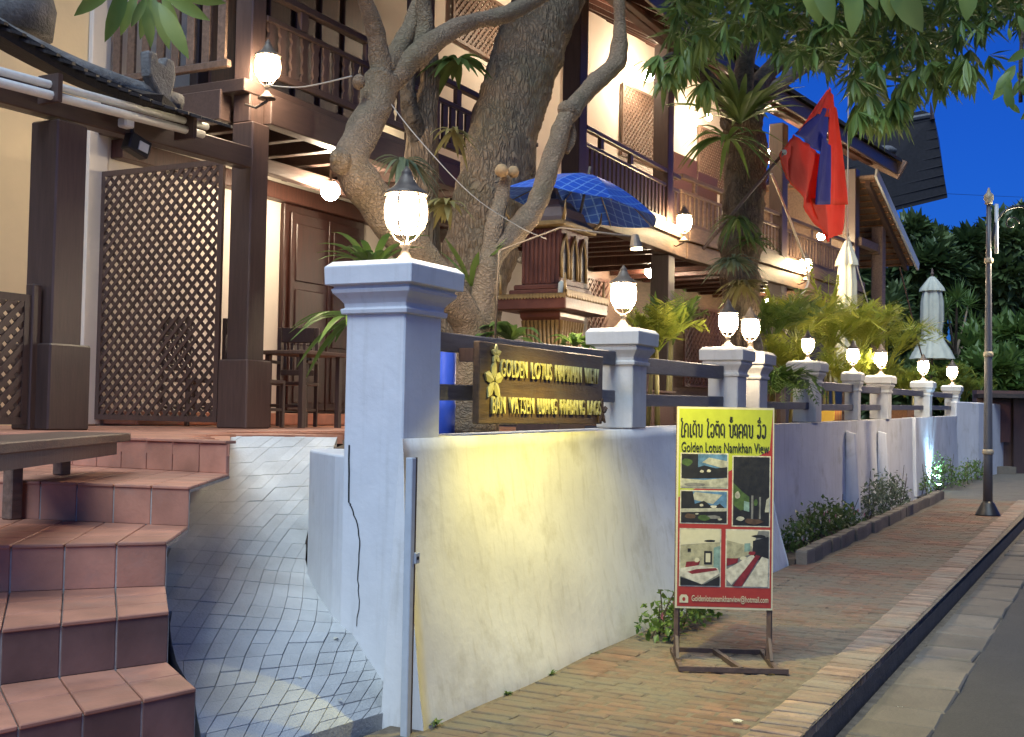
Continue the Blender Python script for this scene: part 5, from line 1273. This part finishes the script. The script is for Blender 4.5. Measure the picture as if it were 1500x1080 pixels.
# drooping cluster at the right edge and big near leaves over the street, each leaf its own part
def leafy_twig(name, label, twig, leaves, mat, W_, y=None, group=None):
    t = thing(name, label, 'branch', twig[0], group)
    q_ = MB(); q_.tube(spline(twig, 10), [.012]*11, 6); q_.build('twig', M['bark_dark'], t, True)
    for (a, b) in leaves:
        a, b = Vector(a), Vector(b); d = b-a; L = d.length
        lf = MB(); side_v = (CAM-a).normalized()+Vector((rng.uniform(-.5, .5), rng.uniform(-.5, .5), rng.uniform(-.2, .4)))
        n_ = 7; d.normalize(); sd = d.cross(side_v).normalized(); nn = sd.cross(d)
        prof = [(0, .06), (.12, .5), (.3, .9), (.5, 1.0), (.7, .85), (.87, .45), (1, .02)]
        for f_, w_ in prof:
            c = a+d*(L*f_)+nn*(-.12*L*(f_-.5)**2*2)
            for s_ in (-1, 0, 1): lf.v.append(tuple(c+sd*(s_*w_*W_*L/2)+nn*(abs(s_)*w_*W_*L*.10)))
        for i in range(6):
            for j in range(2): k_ = i*3+j; lf.face((k_, k_+1, k_+4, k_+3))
        lf.build('leaf', M[mat], t, True)
    return t
DN = 4.6
leafy_twig('leafy_branch', 'pale green long leaves hanging at the top edge above the flag', [atd(1120, -90, DN), atd(1220, -40, DN), atd(1260, -20, DN)],
           [(atd(a, b, DN+e), atd(c, d, DN+e)) for a, b, c, d, e in ((1175, -40, 1203, 38, .05), (1195, -45, 1220, 37, -.04), (1215, -45, 1262, 22, .1), (1250, -35, 1249, 54, -.05), (1240, -40, 1190, 20, .1), (1262, -45, 1285, 15, .12))], 'leaf_lite', .34)
leafy_twig('leafy_branch', 'two pale green leaves hanging at the top edge right of the string', [atd(1250, -90, DN+.1), atd(1300, -45, DN+.1)],
           [(atd(a, b, DN+.1+e), atd(c, d, DN+.1+e)) for a, b, c, d, e in ((1300, -50, 1306, 30, 0), (1305, -45, 1350, 48, -.05), (1298, -45, 1330, 15, .1))], 'leaf_lite', .40)
leafy_twig('leafy_branch', 'single pale green leaf hanging at the top edge near the right', [atd(1390, -90, DN), atd(1416, -35, DN)], [(atd(1416, -36, DN), atd(1417, 31, DN)), (atd(1414, -36, DN), atd(1395, 4, DN+.1))], 'leaf_lite', .46)
q = random.Random(41)
lv = []
for k in range(26):
    px, py = q.uniform(1468, 1530), q.uniform(-20, 165); e = q.uniform(-.3, .3); lv.append((atd(px, py, 6.5+e), atd(px+q.uniform(-34, 20), py+q.uniform(16, 40), 6.5+e)))
leafy_twig('leafy_branch', 'green leaf cluster drooping into the right edge before the blue sky', [atd(1540, -60, 6.5), atd(1500, 40, 6.5), atd(1495, 150, 6.5)], lv, 'leaf_mid', .34)
DL = 5.6
leafy_twig('leafy_branch', 'bright green long leaves hanging at the top left before the balcony', [atd(215, -70, DL), atd(205, -20, DL), atd(212, 2, DL)],
           [(atd(a, b, DL+e), atd(c, d, DL+e)) for a, b, c, d, e in ((175, -30, 108, 24, .1), (185, -25, 155, 62, .0), (200, -10, 176, 52, .08), (215, -5, 192, 40, -.05), (212, 0, 222, 70, .05), (225, -4, 248, 72, .08), (232, 2, 276, 85, -.06), (240, -10, 306, 30, .1), (250, -16, 330, 6, .12), (222, -5, 205, 58, .12), (236, -10, 262, 42, .15))], 'leaf_lite', .26)
# --- epiphytes
def strap_clump(name, label, p, n, L, W, q, mat, up=.6, droop=.5, cat='fern'):
    t = thing(name, label, cat, p)
    for k in range(n):
        a = q.uniform(0, 6.28); d = Vector((math.cos(a), math.sin(a), up+q.uniform(-.3, .7))).normalized(); l_ = L*q.uniform(.6, 1.1)
        side_ = d.cross(Z).normalized(); lf = MB(); N_ = 6
        for i in range(N_+1):
            f_ = i/N_; c = Vector(p)+d*(l_*f_)-Z*(droop*l_*f_*f_); w_ = W*(math.sin(math.pi*(f_*.85+.12)))
            lf.v += [tuple(c-side_*w_/2+Z*w_*.15), tuple(c), tuple(c+side_*w_/2+Z*w_*.15)]
        for i in range(N_):
            for j in range(2): v = i*3+j; lf.face((v, v+1, v+4, v+3))
        lf.build('leaf', M[mat], t, True)
    return t
q = random.Random(77)
strap_clump('bird_nest_fern', 'spiky fern rosette high on the dark tree left of the flag', ony(1084, 182, .80), 60, 1.15, .085, q, 'leaf_lite', .9, .35)
strap_clump('bird_nest_fern', 'small fern tuft on the tree just under the spiky rosette', ony(1066, 205, .75), 22, .8, .06, q, 'leaf_mid', .2, .7)
strap_clump('bird_nest_fern', 'green fern tuft on the left fork of the dark tree', ony(1010, 92, .95), 30, .60, .05, q, 'leaf_mid', .3, .5)
strap_clump('trunk_orchid', 'straw coloured leaf collar on the dark tree trunk', ony(1086, 418, .95), 70, .42, .045, q, 'leaf_straw', .2, .7, 'plant')
strap_clump('trunk_orchid', 'dark leaf tuft on the tree trunk above the straw collar', ony(1074, 385, .85), 50, .46, .05, q, 'leaf_grey', .3, .6, 'plant')
strap_clump('trunk_orchid', 'dark leaf tuft at the right of the fern tree trunk', ony(1104, 355, .9), 36, .40, .045, q, 'leaf_dark', .4, .6, 'plant')
strap_clump('trunk_orchid', 'hanging root tuft at mid height of the fern tree trunk', ony(1080, 320, .85), 40, .42, .035, q, 'leaf_dark', -.1, .8, 'plant')
strap_clump('air_plant', 'grey green air plant on the thin trunk above the gate lantern', ony(590, 236, 2.5), 34, .42, .045, q, 'leaf_grey', .1, .8, 'plant')
strap_clump('air_plant', 'small green air plant beside the balcony left of the big trunk', ony(668, 90, 2.6), 22, .40, .10, q, 'leaf_dark', .2, .6, 'plant')
strap_clump('air_plant', 'yellow green tuft on the left side of the big trunk', ony(664, 195, 2.2), 18, .30, .05, q, 'leaf_straw', .1, .8, 'plant')
strap_clump('air_plant', 'leafy tuft low on the left of the big trunk', ony(655, 300, 2.0), 26, .34, .06, q, 'leaf_straw', .1, .7, 'plant')
# --- garden plants behind wall
strap_clump('spider_lily', 'long green strap leaves left of the gate pillar by the doors', ony(545, 400, 1.0), 22, .62, .055, q, 'leaf_mid', .8, .45, 'plant')
strap_clump('spider_lily', 'drooping green strap leaves beside the gate pillar cap', ony(520, 470, 1.0), 22, .52, .055, q, 'leaf_mid', .1, .6, 'plant')
strap_clump('spider_lily', 'green strap leaves right of the frangipani base behind the sign', ony(748, 500, .55), 18, .55, .075, q, 'leaf_mid', .6, .5, 'plant')
strap_clump('spider_lily', 'tall green leaf behind the gate pillar lantern base', ony(690, 420, .8), 8, .50, .06, q, 'leaf_mid', 1.4, .2, 'plant')
strap_clump('spider_lily', 'broad green leaves under the spirit house tray', ony(842, 508, .5), 14, .42, .09, q, 'leaf_mid', .7, .6, 'plant')
strap_clump('spider_lily', 'green leaf tuft behind the sign between frangipani stems', ony(660, 470, .9), 16, .5, .05, q, 'leaf_dark', .8, .4, 'plant')
bl = MB(); c0 = ony(652, 640, .5)
for px, lb_ in ((655, 'blue plastic barrel behind the rails right of the gate pillar'),):
    c = ony(651, 560, .50); bl.lathe([(.06, 1.38), (.075, 1.40), (.075, 1.62), (.080, 1.64), (.075, 1.66), (.075, 1.98), (.065, 2.04), (.03, 2.06)], 16, (c.x, c.y, 0)); tag(bl.build('barrel', M['pvc_blue'], smooth=True), lb_, 'barrel')
# --- palms
def palm(name, label, base, n, L, q, mat='leaf_yellow', h=.3, droop=.55, leaflets=22, spread=1.0):
    t = thing(name, label, 'palm', base, 'palms behind the garden wall'); base = Vector(base)
    for k in range(n):
        a = q.uniform(0, 6.28); l_ = L*q.uniform(.7, 1.1); dv_ = Vector((math.cos(a)*spread, math.sin(a)*spread, q.uniform(.8, 2.4))).normalized()
        pts = [base+Z*h*q.uniform(.2, 1)*f_+dv_*(l_*f_)-Z*(droop*l_*f_**2.2) for f_ in [i/8 for i in range(9)]]
        fr_ = MB(); fr_.tube(pts, [.010-.0009*i for i in range(9)], 4)
        for i in range(leaflets):
            f_ = .22+.78*i/leaflets; t_ = f_*8; j = min(int(t_), 7); c = pts[j].lerp(pts[j+1], t_-j); ax = (pts[j+1]-pts[j]).normalized(); sd = ax.cross(Z).normalized()
            ll = l_*.30*math.sin(math.pi*min(1, f_*.80+.18))
            for s_ in (-1, 1):
                fr_.leaf2(c, (ax*.75+sd*s_+Z*.15-Z*q.uniform(0, .35)), Z, ll*q.uniform(.85, 1.1), .034, .1)
        fr_.build('frond', M[mat], t)
    return t
q = random.Random(99)
for px, py, y, n, L, mt_, lb in ((1130, 505, 1.2, 26, 1.35, 'leaf_mid', 'dense green palm clump just right of the fern tree'), (1170, 510, 1.1, 24, 1.5, 'leaf_yellow', 'yellow green palm behind the flared pillar'), (1215, 515, 1.3, 24, 1.8, 'leaf_yellow', 'yellow green palm under the tall closed parasol'),
                               (1258, 525, 1.1, 24, 1.8, 'leaf_yellow', 'yellow green palm above the slim pillar'), (1300, 535, 1.3, 22, 2.0, 'leaf_yellow', 'yellow green palm left of the flared parasol'), (1338, 570, 1.2, 20, 1.0, 'leaf_mid', 'green palm below the flared parasol'), (1388, 565, 1.1, 20, 1.2, 'leaf_yellow', 'yellow green palm right of the flared parasol'), (1422, 565, 1.1, 20, 1.4, 'leaf_yellow', 'yellow palm nearest the street lamp'),
                               (960, 520, 1.0, 18, .85, 'leaf_yellow', 'small yellow green palm behind the sign end pillar'), (985, 505, 1.3, 14, .9, 'leaf_mid', 'small green palm before the lower lattice screens')):
    p = ony(px, py, y); palm('areca_palm', lb, (p.x, p.y, p.z), n, L, q, mt_)
for t in [o for o in bpy.data.objects if o.name.startswith('areca_palm')]:   # bare stems carry each head of fronds down to the soil
    for k in range(3):
        d = Vector((rng.uniform(-.12, .12), rng.uniform(-.12, .12), 0)); s_ = MB(); s_.tube([(d.x, d.y, 1.30-t.location.z), (d.x*.3, d.y*.3, .05)], [.03, .02], 7); s_.build('stem', M['leaf_straw'], t, True, Z0)
for px, py, y, n, L, mt_, lb in ((1150, 560, .8, 18, 1.0, 'leaf_yellow', 'low yellow palm behind the hanging fern'), (1235, 570, .9, 18, 1.1, 'leaf_yellow', 'low yellow palm between the flared and slim pillars'), (1280, 575, .9, 18, 1.2, 'leaf_yellow', 'low yellow palm right of the slim pillar'), (1325, 582, .9, 18, .9, 'leaf_yellow', 'low yellow palm two gaps before the street lamp'), (1378, 590, .9, 18, .9, 'leaf_yellow', 'low yellow palm in the last fence gap'), (1412, 588, .7, 18, 1.5, 'leaf_yellow', 'low yellow palm behind the last fence pillar')):
    p = ony(px, py, y); palm('areca_palm', lb, (p.x, p.y, p.z), n, L, q, mt_, .3, .45)
p = ony(1212, 455, 1.3); palm('areca_palm', 'single bright upright palm frond below the balcony lantern', (p.x, p.y, p.z-.3), 3, 1.1, random.Random(3), 'leaf_yellow', .5, .15, 26, .5)
# hanging fern over the wall at the near wall end
p = ony(1140, 575, .12); q = random.Random(19)
hf_ = palm('hanging_fern', 'lush green fern hanging over the end of the near wall', (p.x, p.y, p.z), 26, .85, q, 'leaf_mid', .1, .95, 16, 1.1); hf_['category'] = 'fern'; del hf_['group']
# --- flower shrubs along the pavement
def shrub(name, label, px0, px1, y, h_px, n, q, mat, flowers=(), cat='shrub', base=None):
    a = ony(px0, 760, y).x; b = ony(px1, 760, y).x; cx = (a+b)/2; t = thing(name, label, cat, (cx, y, G(cx)), 'flowering shrubs beside the pavement'); hh_ = h_px
    st = MB()
    for k in range(9):
        u = q.uniform(a, b); st.tube([(u, y+q.uniform(-.05, .05), G(cx)), (u+q.uniform(-.1, .1), y+q.uniform(-.12, .05), G(cx)+hh_*q.uniform(.6, 1))], [.008, .004], 5)
    st.build('stems', M['bark_dark'], t, kind='stuff')
    lf = MB()
    for k in range(n):
        u = q.random(); x = a+(b-a)*u; env = (.45+.55*math.sin(math.pi*u))*q.uniform(.6, 1); z = G(cx)+hh_*env*q.random()**.7
        p = Vector((x, y+q.uniform(-.16, .14)*(1-.3*z), z)); lf.leaf2(p, rv(q, .3), Z+rv(q)*.5, q.uniform(.05, .09), q.uniform(.03, .05), .15)
    lf.build('foliage', M[mat], t, kind='stuff')
    for k, (mt_, m_) in enumerate(flowers):
        for i in range(m_):
            u = q.random(); c = Vector((a+(b-a)*u, y-.14+q.uniform(-.05, .1), G(cx)+hh_*(.45+.5*math.sin(math.pi*u))*q.uniform(.55, 1.05))); f_ = MB()
            for j in range(5): d = Vector((math.cos(j*1.257), -.5, math.sin(j*1.257))); f_.leaf2(c, d, Vector((0, -1, 0)), .035, .028, .1)
            f_.build('blossom', M[mt_], t)
q = random.Random(23)
shrub('flower_shrub', 'bushy dark shrub with pink blossoms at the near wall end', 1150, 1250, -.10, .52, 1500, q, 'leaf_dark', (('petal_pink', 9), ('petal_white', 14)))
shrub('flower_shrub', 'pale leafed shrub between the two white wall fins', 1262, 1322, -.10, .72, 1000, q, 'leaf_grey', (('petal_white', 8),))
shrub('flower_shrub', 'green shrub lit blue by the ground floodlight', 1352, 1398, -.05, .75, 600, q, 'leaf_mid')
shrub('flower_shrub', 'last green shrub left of the street lamp foot', 1398, 1440, -.30, .55, 600, q, 'leaf_mid')
shrub('flower_shrub', 'small pink flowered shrub behind the poster stand foot', 955, 1040, -.50, .34, 420, q, 'leaf_mid', (('petal_pink', 6), ('petal_white', 4)))
# stone edging of the flower bed
bed = MB(); sheet_x = [7.05, 9, 11, 13, 15, 17.4]
bed.prism([(7.05, -.36, 0), (17.4, -.30, 0), (17.4, .12, 0), (7.05, .12, 0)], (0, 0, .14)); struct(bed.build('flower_bed', M['earth']))
x = 7.1; q = random.Random(4)
bedo = bpy.data.objects['flower_bed']
while x < 17.3:
    L = q.uniform(.3, .6); e = MB(); e.sqlathe([(1, 0), (1, .15), (.9, .17)], (0, 0, 0), L/2-.01, .06); o = e.build('edging_stone', M['stone'], bedo, off=Z0); o.location = (x+L/2, -.40+q.uniform(-.02, .02), G(x)-.02); o.rotation_euler = (0, 0, q.uniform(-.05, .05)); x += L
# fallen blossoms and litter
def blossom(px, py, r_, label, z=.02, mat='petal_white'):
    c = onz(px, py, z); t = thing('fallen_blossom', label, 'flower', (c.x, c.y, z), 'fallen frangipani blossoms')
    for j in range(5):
        d = Vector((math.cos(j*1.257+.3), math.sin(j*1.257+.3), .25)); f_ = MB(); f_.leaf(Vector((0, 0, 0)), d, Z, r_, r_*.8, .2); f_.build('petal', M[mat], t, True, Z0)
blossom(1074, 985, .035, 'fallen white blossom just before the poster stand'); blossom(1080, 1058, .035, 'fallen white blossom near the bottom of the brick pavement'); blossom(1152, 898, .03, 'fallen white blossom right of the poster stand foot')
blossom(1366, 1053, .035, 'fallen white blossom on the asphalt', -.165); blossom(1318, 1036, .025, 'tiny pale blossom on the gutter stones', -.145)

# weeds along the foot of the near wall
q = random.Random(31)
for i, (px, py, nm_) in enumerate(((742, 1018, 'tiny dark weed at the wall foot below the yellow light'), (806, 990, 'second tiny weed at the wall foot towards the poster'), (868, 960, 'third tiny weed at the wall foot near the poster'), (640, 1062, 'tiny weed at the wall foot beside the gate post'))):
    c = onz(px, py, .005); strap_clump('weed', nm_, c, 12, .09, .014, q, 'leaf_dark', .7, .5, 'weed')
# pale petals fallen on the ramp
for i, (t_, s_, lb) in enumerate(((.34, .86, 'tiny pale petal on the ramp nearest the low rounded wall'), (.20, .55, 'tiny pale petal in the middle of the scored grey ramp'), (.10, .70, 'tiny pale petal lowest on the scored grey ramp'))):
    c = ramp_pt(t_, s_)+Vector((0, 0, .010)); f_ = MB(); f_.leaf(Vector((0, 0, 0)), Vector((math.cos(i*2.1), math.sin(i*2.1), .2)), Z, .035, .028, .2); o = f_.build('fallen_petal', M['petal_white'], None, True, Z0); o.location = c
    tag(o, lb, 'petal', 'petals on the ramp')
# ================================================================== background
# dark neighbour house with steep roof
nb = atd(1330, 300, 56); nh = thing('neighbour_house', 'dark house with steep tiled roof behind the guesthouse eave', 'building', (nb.x, nb.y, .3))
def bgp(px, py, d): return atd(px, py, d)
b = MB(); d0 = 56
f_ = [bgp(1388, 290, d0), bgp(1368, 168, d0), bgp(1240, 196, d0+2), bgp(1225, 330, d0+2)]
b.prism([f_[0], f_[1], f_[2], f_[3]], (0, .5, .25)); r0 = b.build('roof', M['roof_tile'], nh)
b = MB(); b.prism([bgp(1388, 288, d0), bgp(1368, 168, d0), bgp(1376, 205, d0+6), bgp(1386, 280, d0+7)], (.3, .2, 0)); b.build('gable', M['wood'], r0)
b = MB(); b.tube([bgp(1366, 175, d0), bgp(1363, 150, d0)], [.12, .02], 6); b.build('finial', M['wood'], r0)
b = MB(); b.tube([bgp(1238, 192, d0+2), bgp(1368, 168, d0)], .12, 6); b.build('ridge', M['roof_mortar'], r0)
for k in range(9):
    a = (k+.5)/9; p, q_ = f_[1].lerp(f_[0], a), f_[2].lerp(f_[3], a); b = MB(); b.tube([p.lerp(q_,.02)-Vector((.02, .10, -.02)), q_-Vector((.02, .10, -.02))], .03, 5); b.build('tile_course', M['roof_tile'], r0)
b = MB(); c = bgp(1300, 330, d0+1); b.box((c.x-6, c.y+1.5, .2), (c.x+2.6, c.y+6, c.z+1.3)); b.build('wall', M['wood'], nh)
b = MB(); c = bgp(1296, 222, d0-1.5); b.lathe([(.5, -.1), (.55, .05), (.35, .2), (.05, .25)], 12, c); b.build('roof_vent', M['roof_mortar'], nh, True)
# trees behind
def bg_tree(label, px, py, dep, rx_px, rz_px, n, q, mat='leaf_bg', L=.55):
    c = atd(px, py, dep); k = dep/FOC; t = thing('background_tree', label, 'tree', (c.x, c.y, .3), 'trees behind the street')
    tb2 = MB(); tb2.tube([(c.x, c.y, .2), (c.x+.2, c.y, c.z*.6), (c.x, c.y, c.z)], [.3, .22, .1], 8); tb2.build('trunk', M['bark_dark'], t, True)
    rx, rz = rx_px*k, rz_px*k; cr_ = MB(); blobs = []
    for i in range(34):
        d = rv(q); r_ = q.random()**.4; blobs.append((c+Vector((d.x*rx*r_, d.y*rx*r_*.7, d.z*rz*r_)), q.uniform(.14, .30)*rx))
    for i in range(n):
        p, r_ = blobs[q.randrange(len(blobs))]; d = rv(q, .15); pos = p+d*r_*q.uniform(.7, 1.05)
        cr_.leaf2(pos, (d+rv(q)*.8), Z+rv(q)*.6, L*q.uniform(.7, 1.3), L*.5, .15)
    cr_.build('crown', M[mat], t, kind='stuff')
q = random.Random(61)
bg_tree('dense dark tree right of the neighbour house roof', 1345, 412, 46, 78, 98, 6000, q)
bg_tree('broad dark tree behind the flared parasol', 1400, 400, 49, 80, 70, 5200, q)
bg_tree('tall dark tree behind the street lamp post', 1470, 400, 48, 90, 90, 5600, q)
bg_tree('low dark tree under the eave of the far balcony end', 1310, 510, 42, 50, 75, 3000, q)
bg_tree('low bushy tree right of the street lamp post', 1495, 540, 42, 60, 70, 3600, q, 'leaf_mid')
bg_tree('small leafy tree behind the last fence pillars', 1420, 545, 43, 60, 50, 3000, q, 'leaf_mid')
bg_tree('loose green tree beside the far shop front', 1448, 560, 38, 60, 50, 3600, q, 'leaf_mid')
bg_tree('dark tree seen between the end posts of the balcony', 1262, 470, 43, 60, 100, 4200, q)
bg_tree('low dark hedge tree behind the last fence gaps', 1370, 580, 41, 70, 45, 3600, q)
bg_tree('low dark hedge tree between parasols', 1300, 585, 40, 55, 45, 3000, q)
# multi-stemmed tree left of the lamp post
p = ony(1400, 540, 1.9); dt = thing('dracaena_tree', 'multi-stemmed spiky leafed tree between the flared parasol and lamp post', 'tree', (p.x, 1.9, 1.35))
q = random.Random(15)
for k, (a, b2) in enumerate(((1376, 470), (1388, 452), (1402, 440), (1418, 448), (1432, 462), (1425, 480))):
    e = ony(a, b2, 1.9+q.uniform(-.4, .4)); s_ = MB(); s_.tube(spline([(p.x+q.uniform(-.2, .2), 1.9, 1.35), p+Vector((q.uniform(-.3, .3), 0, .3)), p.lerp(e, .6)+Vector((q.uniform(-.15, .15), 0, 0)), e], 8), [.07-.005*i for i in range(9)], 7); s_.build('stem', M['bark_pale'], dt, True)
    lf = MB()
    for j in range(60): lf.leaf2(e, rv(q, .5), Z+rv(q)*.3, q.uniform(.5, .85), .07, .1)
    lf.build('leaf_rosette', M['leaf_mid'], dt)
# dim shop front at the end of the street
c = atd(1480, 640, 29)
sf = thing('far_shop', 'dim red fronted shop at the far right end of the street', 'building', (c.x, c.y, .3))
ux, uy = RGT.copy(), Vector((FWD.x, FWD.y, 0)); ux.z = 0; ux.normalize()
def sb(nm, a, b_, z0, z1, d, mat, th=.2):
    o_ = c+ux*a+uy*d; e_ = c+ux*b_+uy*d; m_ = MB(); m_.prism([(o_.x, o_.y, z0), (e_.x, e_.y, z0), (e_.x+uy.x*th, e_.y+uy.y*th, z0), (o_.x+uy.x*th, o_.y+uy.y*th, z0)], (0, 0, z1-z0)); m_.build(nm, M[mat], sf)
sb('back_wall', -.35, 2.5, .2, 2.4, 1.2, 'wood', .3); sb('door', -.30, .05, .3, 1.9, 1.1, 'wood_red', .08); sb('banner', -.05, .38, 1.1, 2.1, .9, 'wood_red', .05); sb('shutter', .5, 1.6, .3, 2.3, 1.0, 'wood', .08); sb('step', -.6, .4, .2, .5, .6, 'stone', .4); sb('awning', -.35, 2.2, 2.2, 2.30, .2, 'roof_tile', 1.2)
# things glimpsed between the fence pillars
for px, y, w_, z0, z1, mat, nm, lb, cat in ((1228, .8, .55, 1.4, 1.78, 'cloth_stripe', 'striped_cloth', 'orange and yellow striped cloth draped behind the rails', 'cloth'), (1335, 1.0, 1.1, 1.4, 1.85, 'wood_soffit', 'wooden_cabinet', 'low orange wooden cabinet behind the rails', 'cabinet'), (1240, 1.2, 1.4, 1.4, 1.72, 'wood_red', 'red_bench', 'long red bench behind the rails', 'bench'), (965, 1.3, 1.0, 1.4, 1.86, 'wood_red', 'planter_box', 'brown planter box behind the rails left of the fern tree', 'planter')):
    if mat == 'cloth_stripe':
        mt, n, bb = newmat('orange_striped_cloth'); g_ = geo(n); sx = n.nodes.new('ShaderNodeSeparateXYZ'); lk(n, g_, sx.inputs[0]); c_ = mixc(n, stripe(sx.outputs[0], .06, .028), (.55, .10, .02), (.65, .42, .06)); lk(n, c_, bb.inputs['Base Color']); M[mat] = mt
    c = ony(px, 600, y); t = thing(nm, lb, cat, (c.x, y, 1.36))
    b = MB(); b.box((c.x-w_/2, y, 1.37+.06), (c.x+w_/2, y+.4, z1)); b.build('body', M[mat], t, bevel=.015)
    b = MB(); b.box((c.x-w_/2-.02, y-.02, z1+.001), (c.x+w_/2+.02, y+.42, z1+.03)); b.build('top', M[mat], t, bevel=.005)
    for s_ in (-1, 1):
        b = MB(); b.box((c.x+s_*(w_/2-.06)-.03, y+.05, 1.33), (c.x+s_*(w_/2-.06)+.03, y+.35, 1.43)); b.build('foot', M['wood'], t)
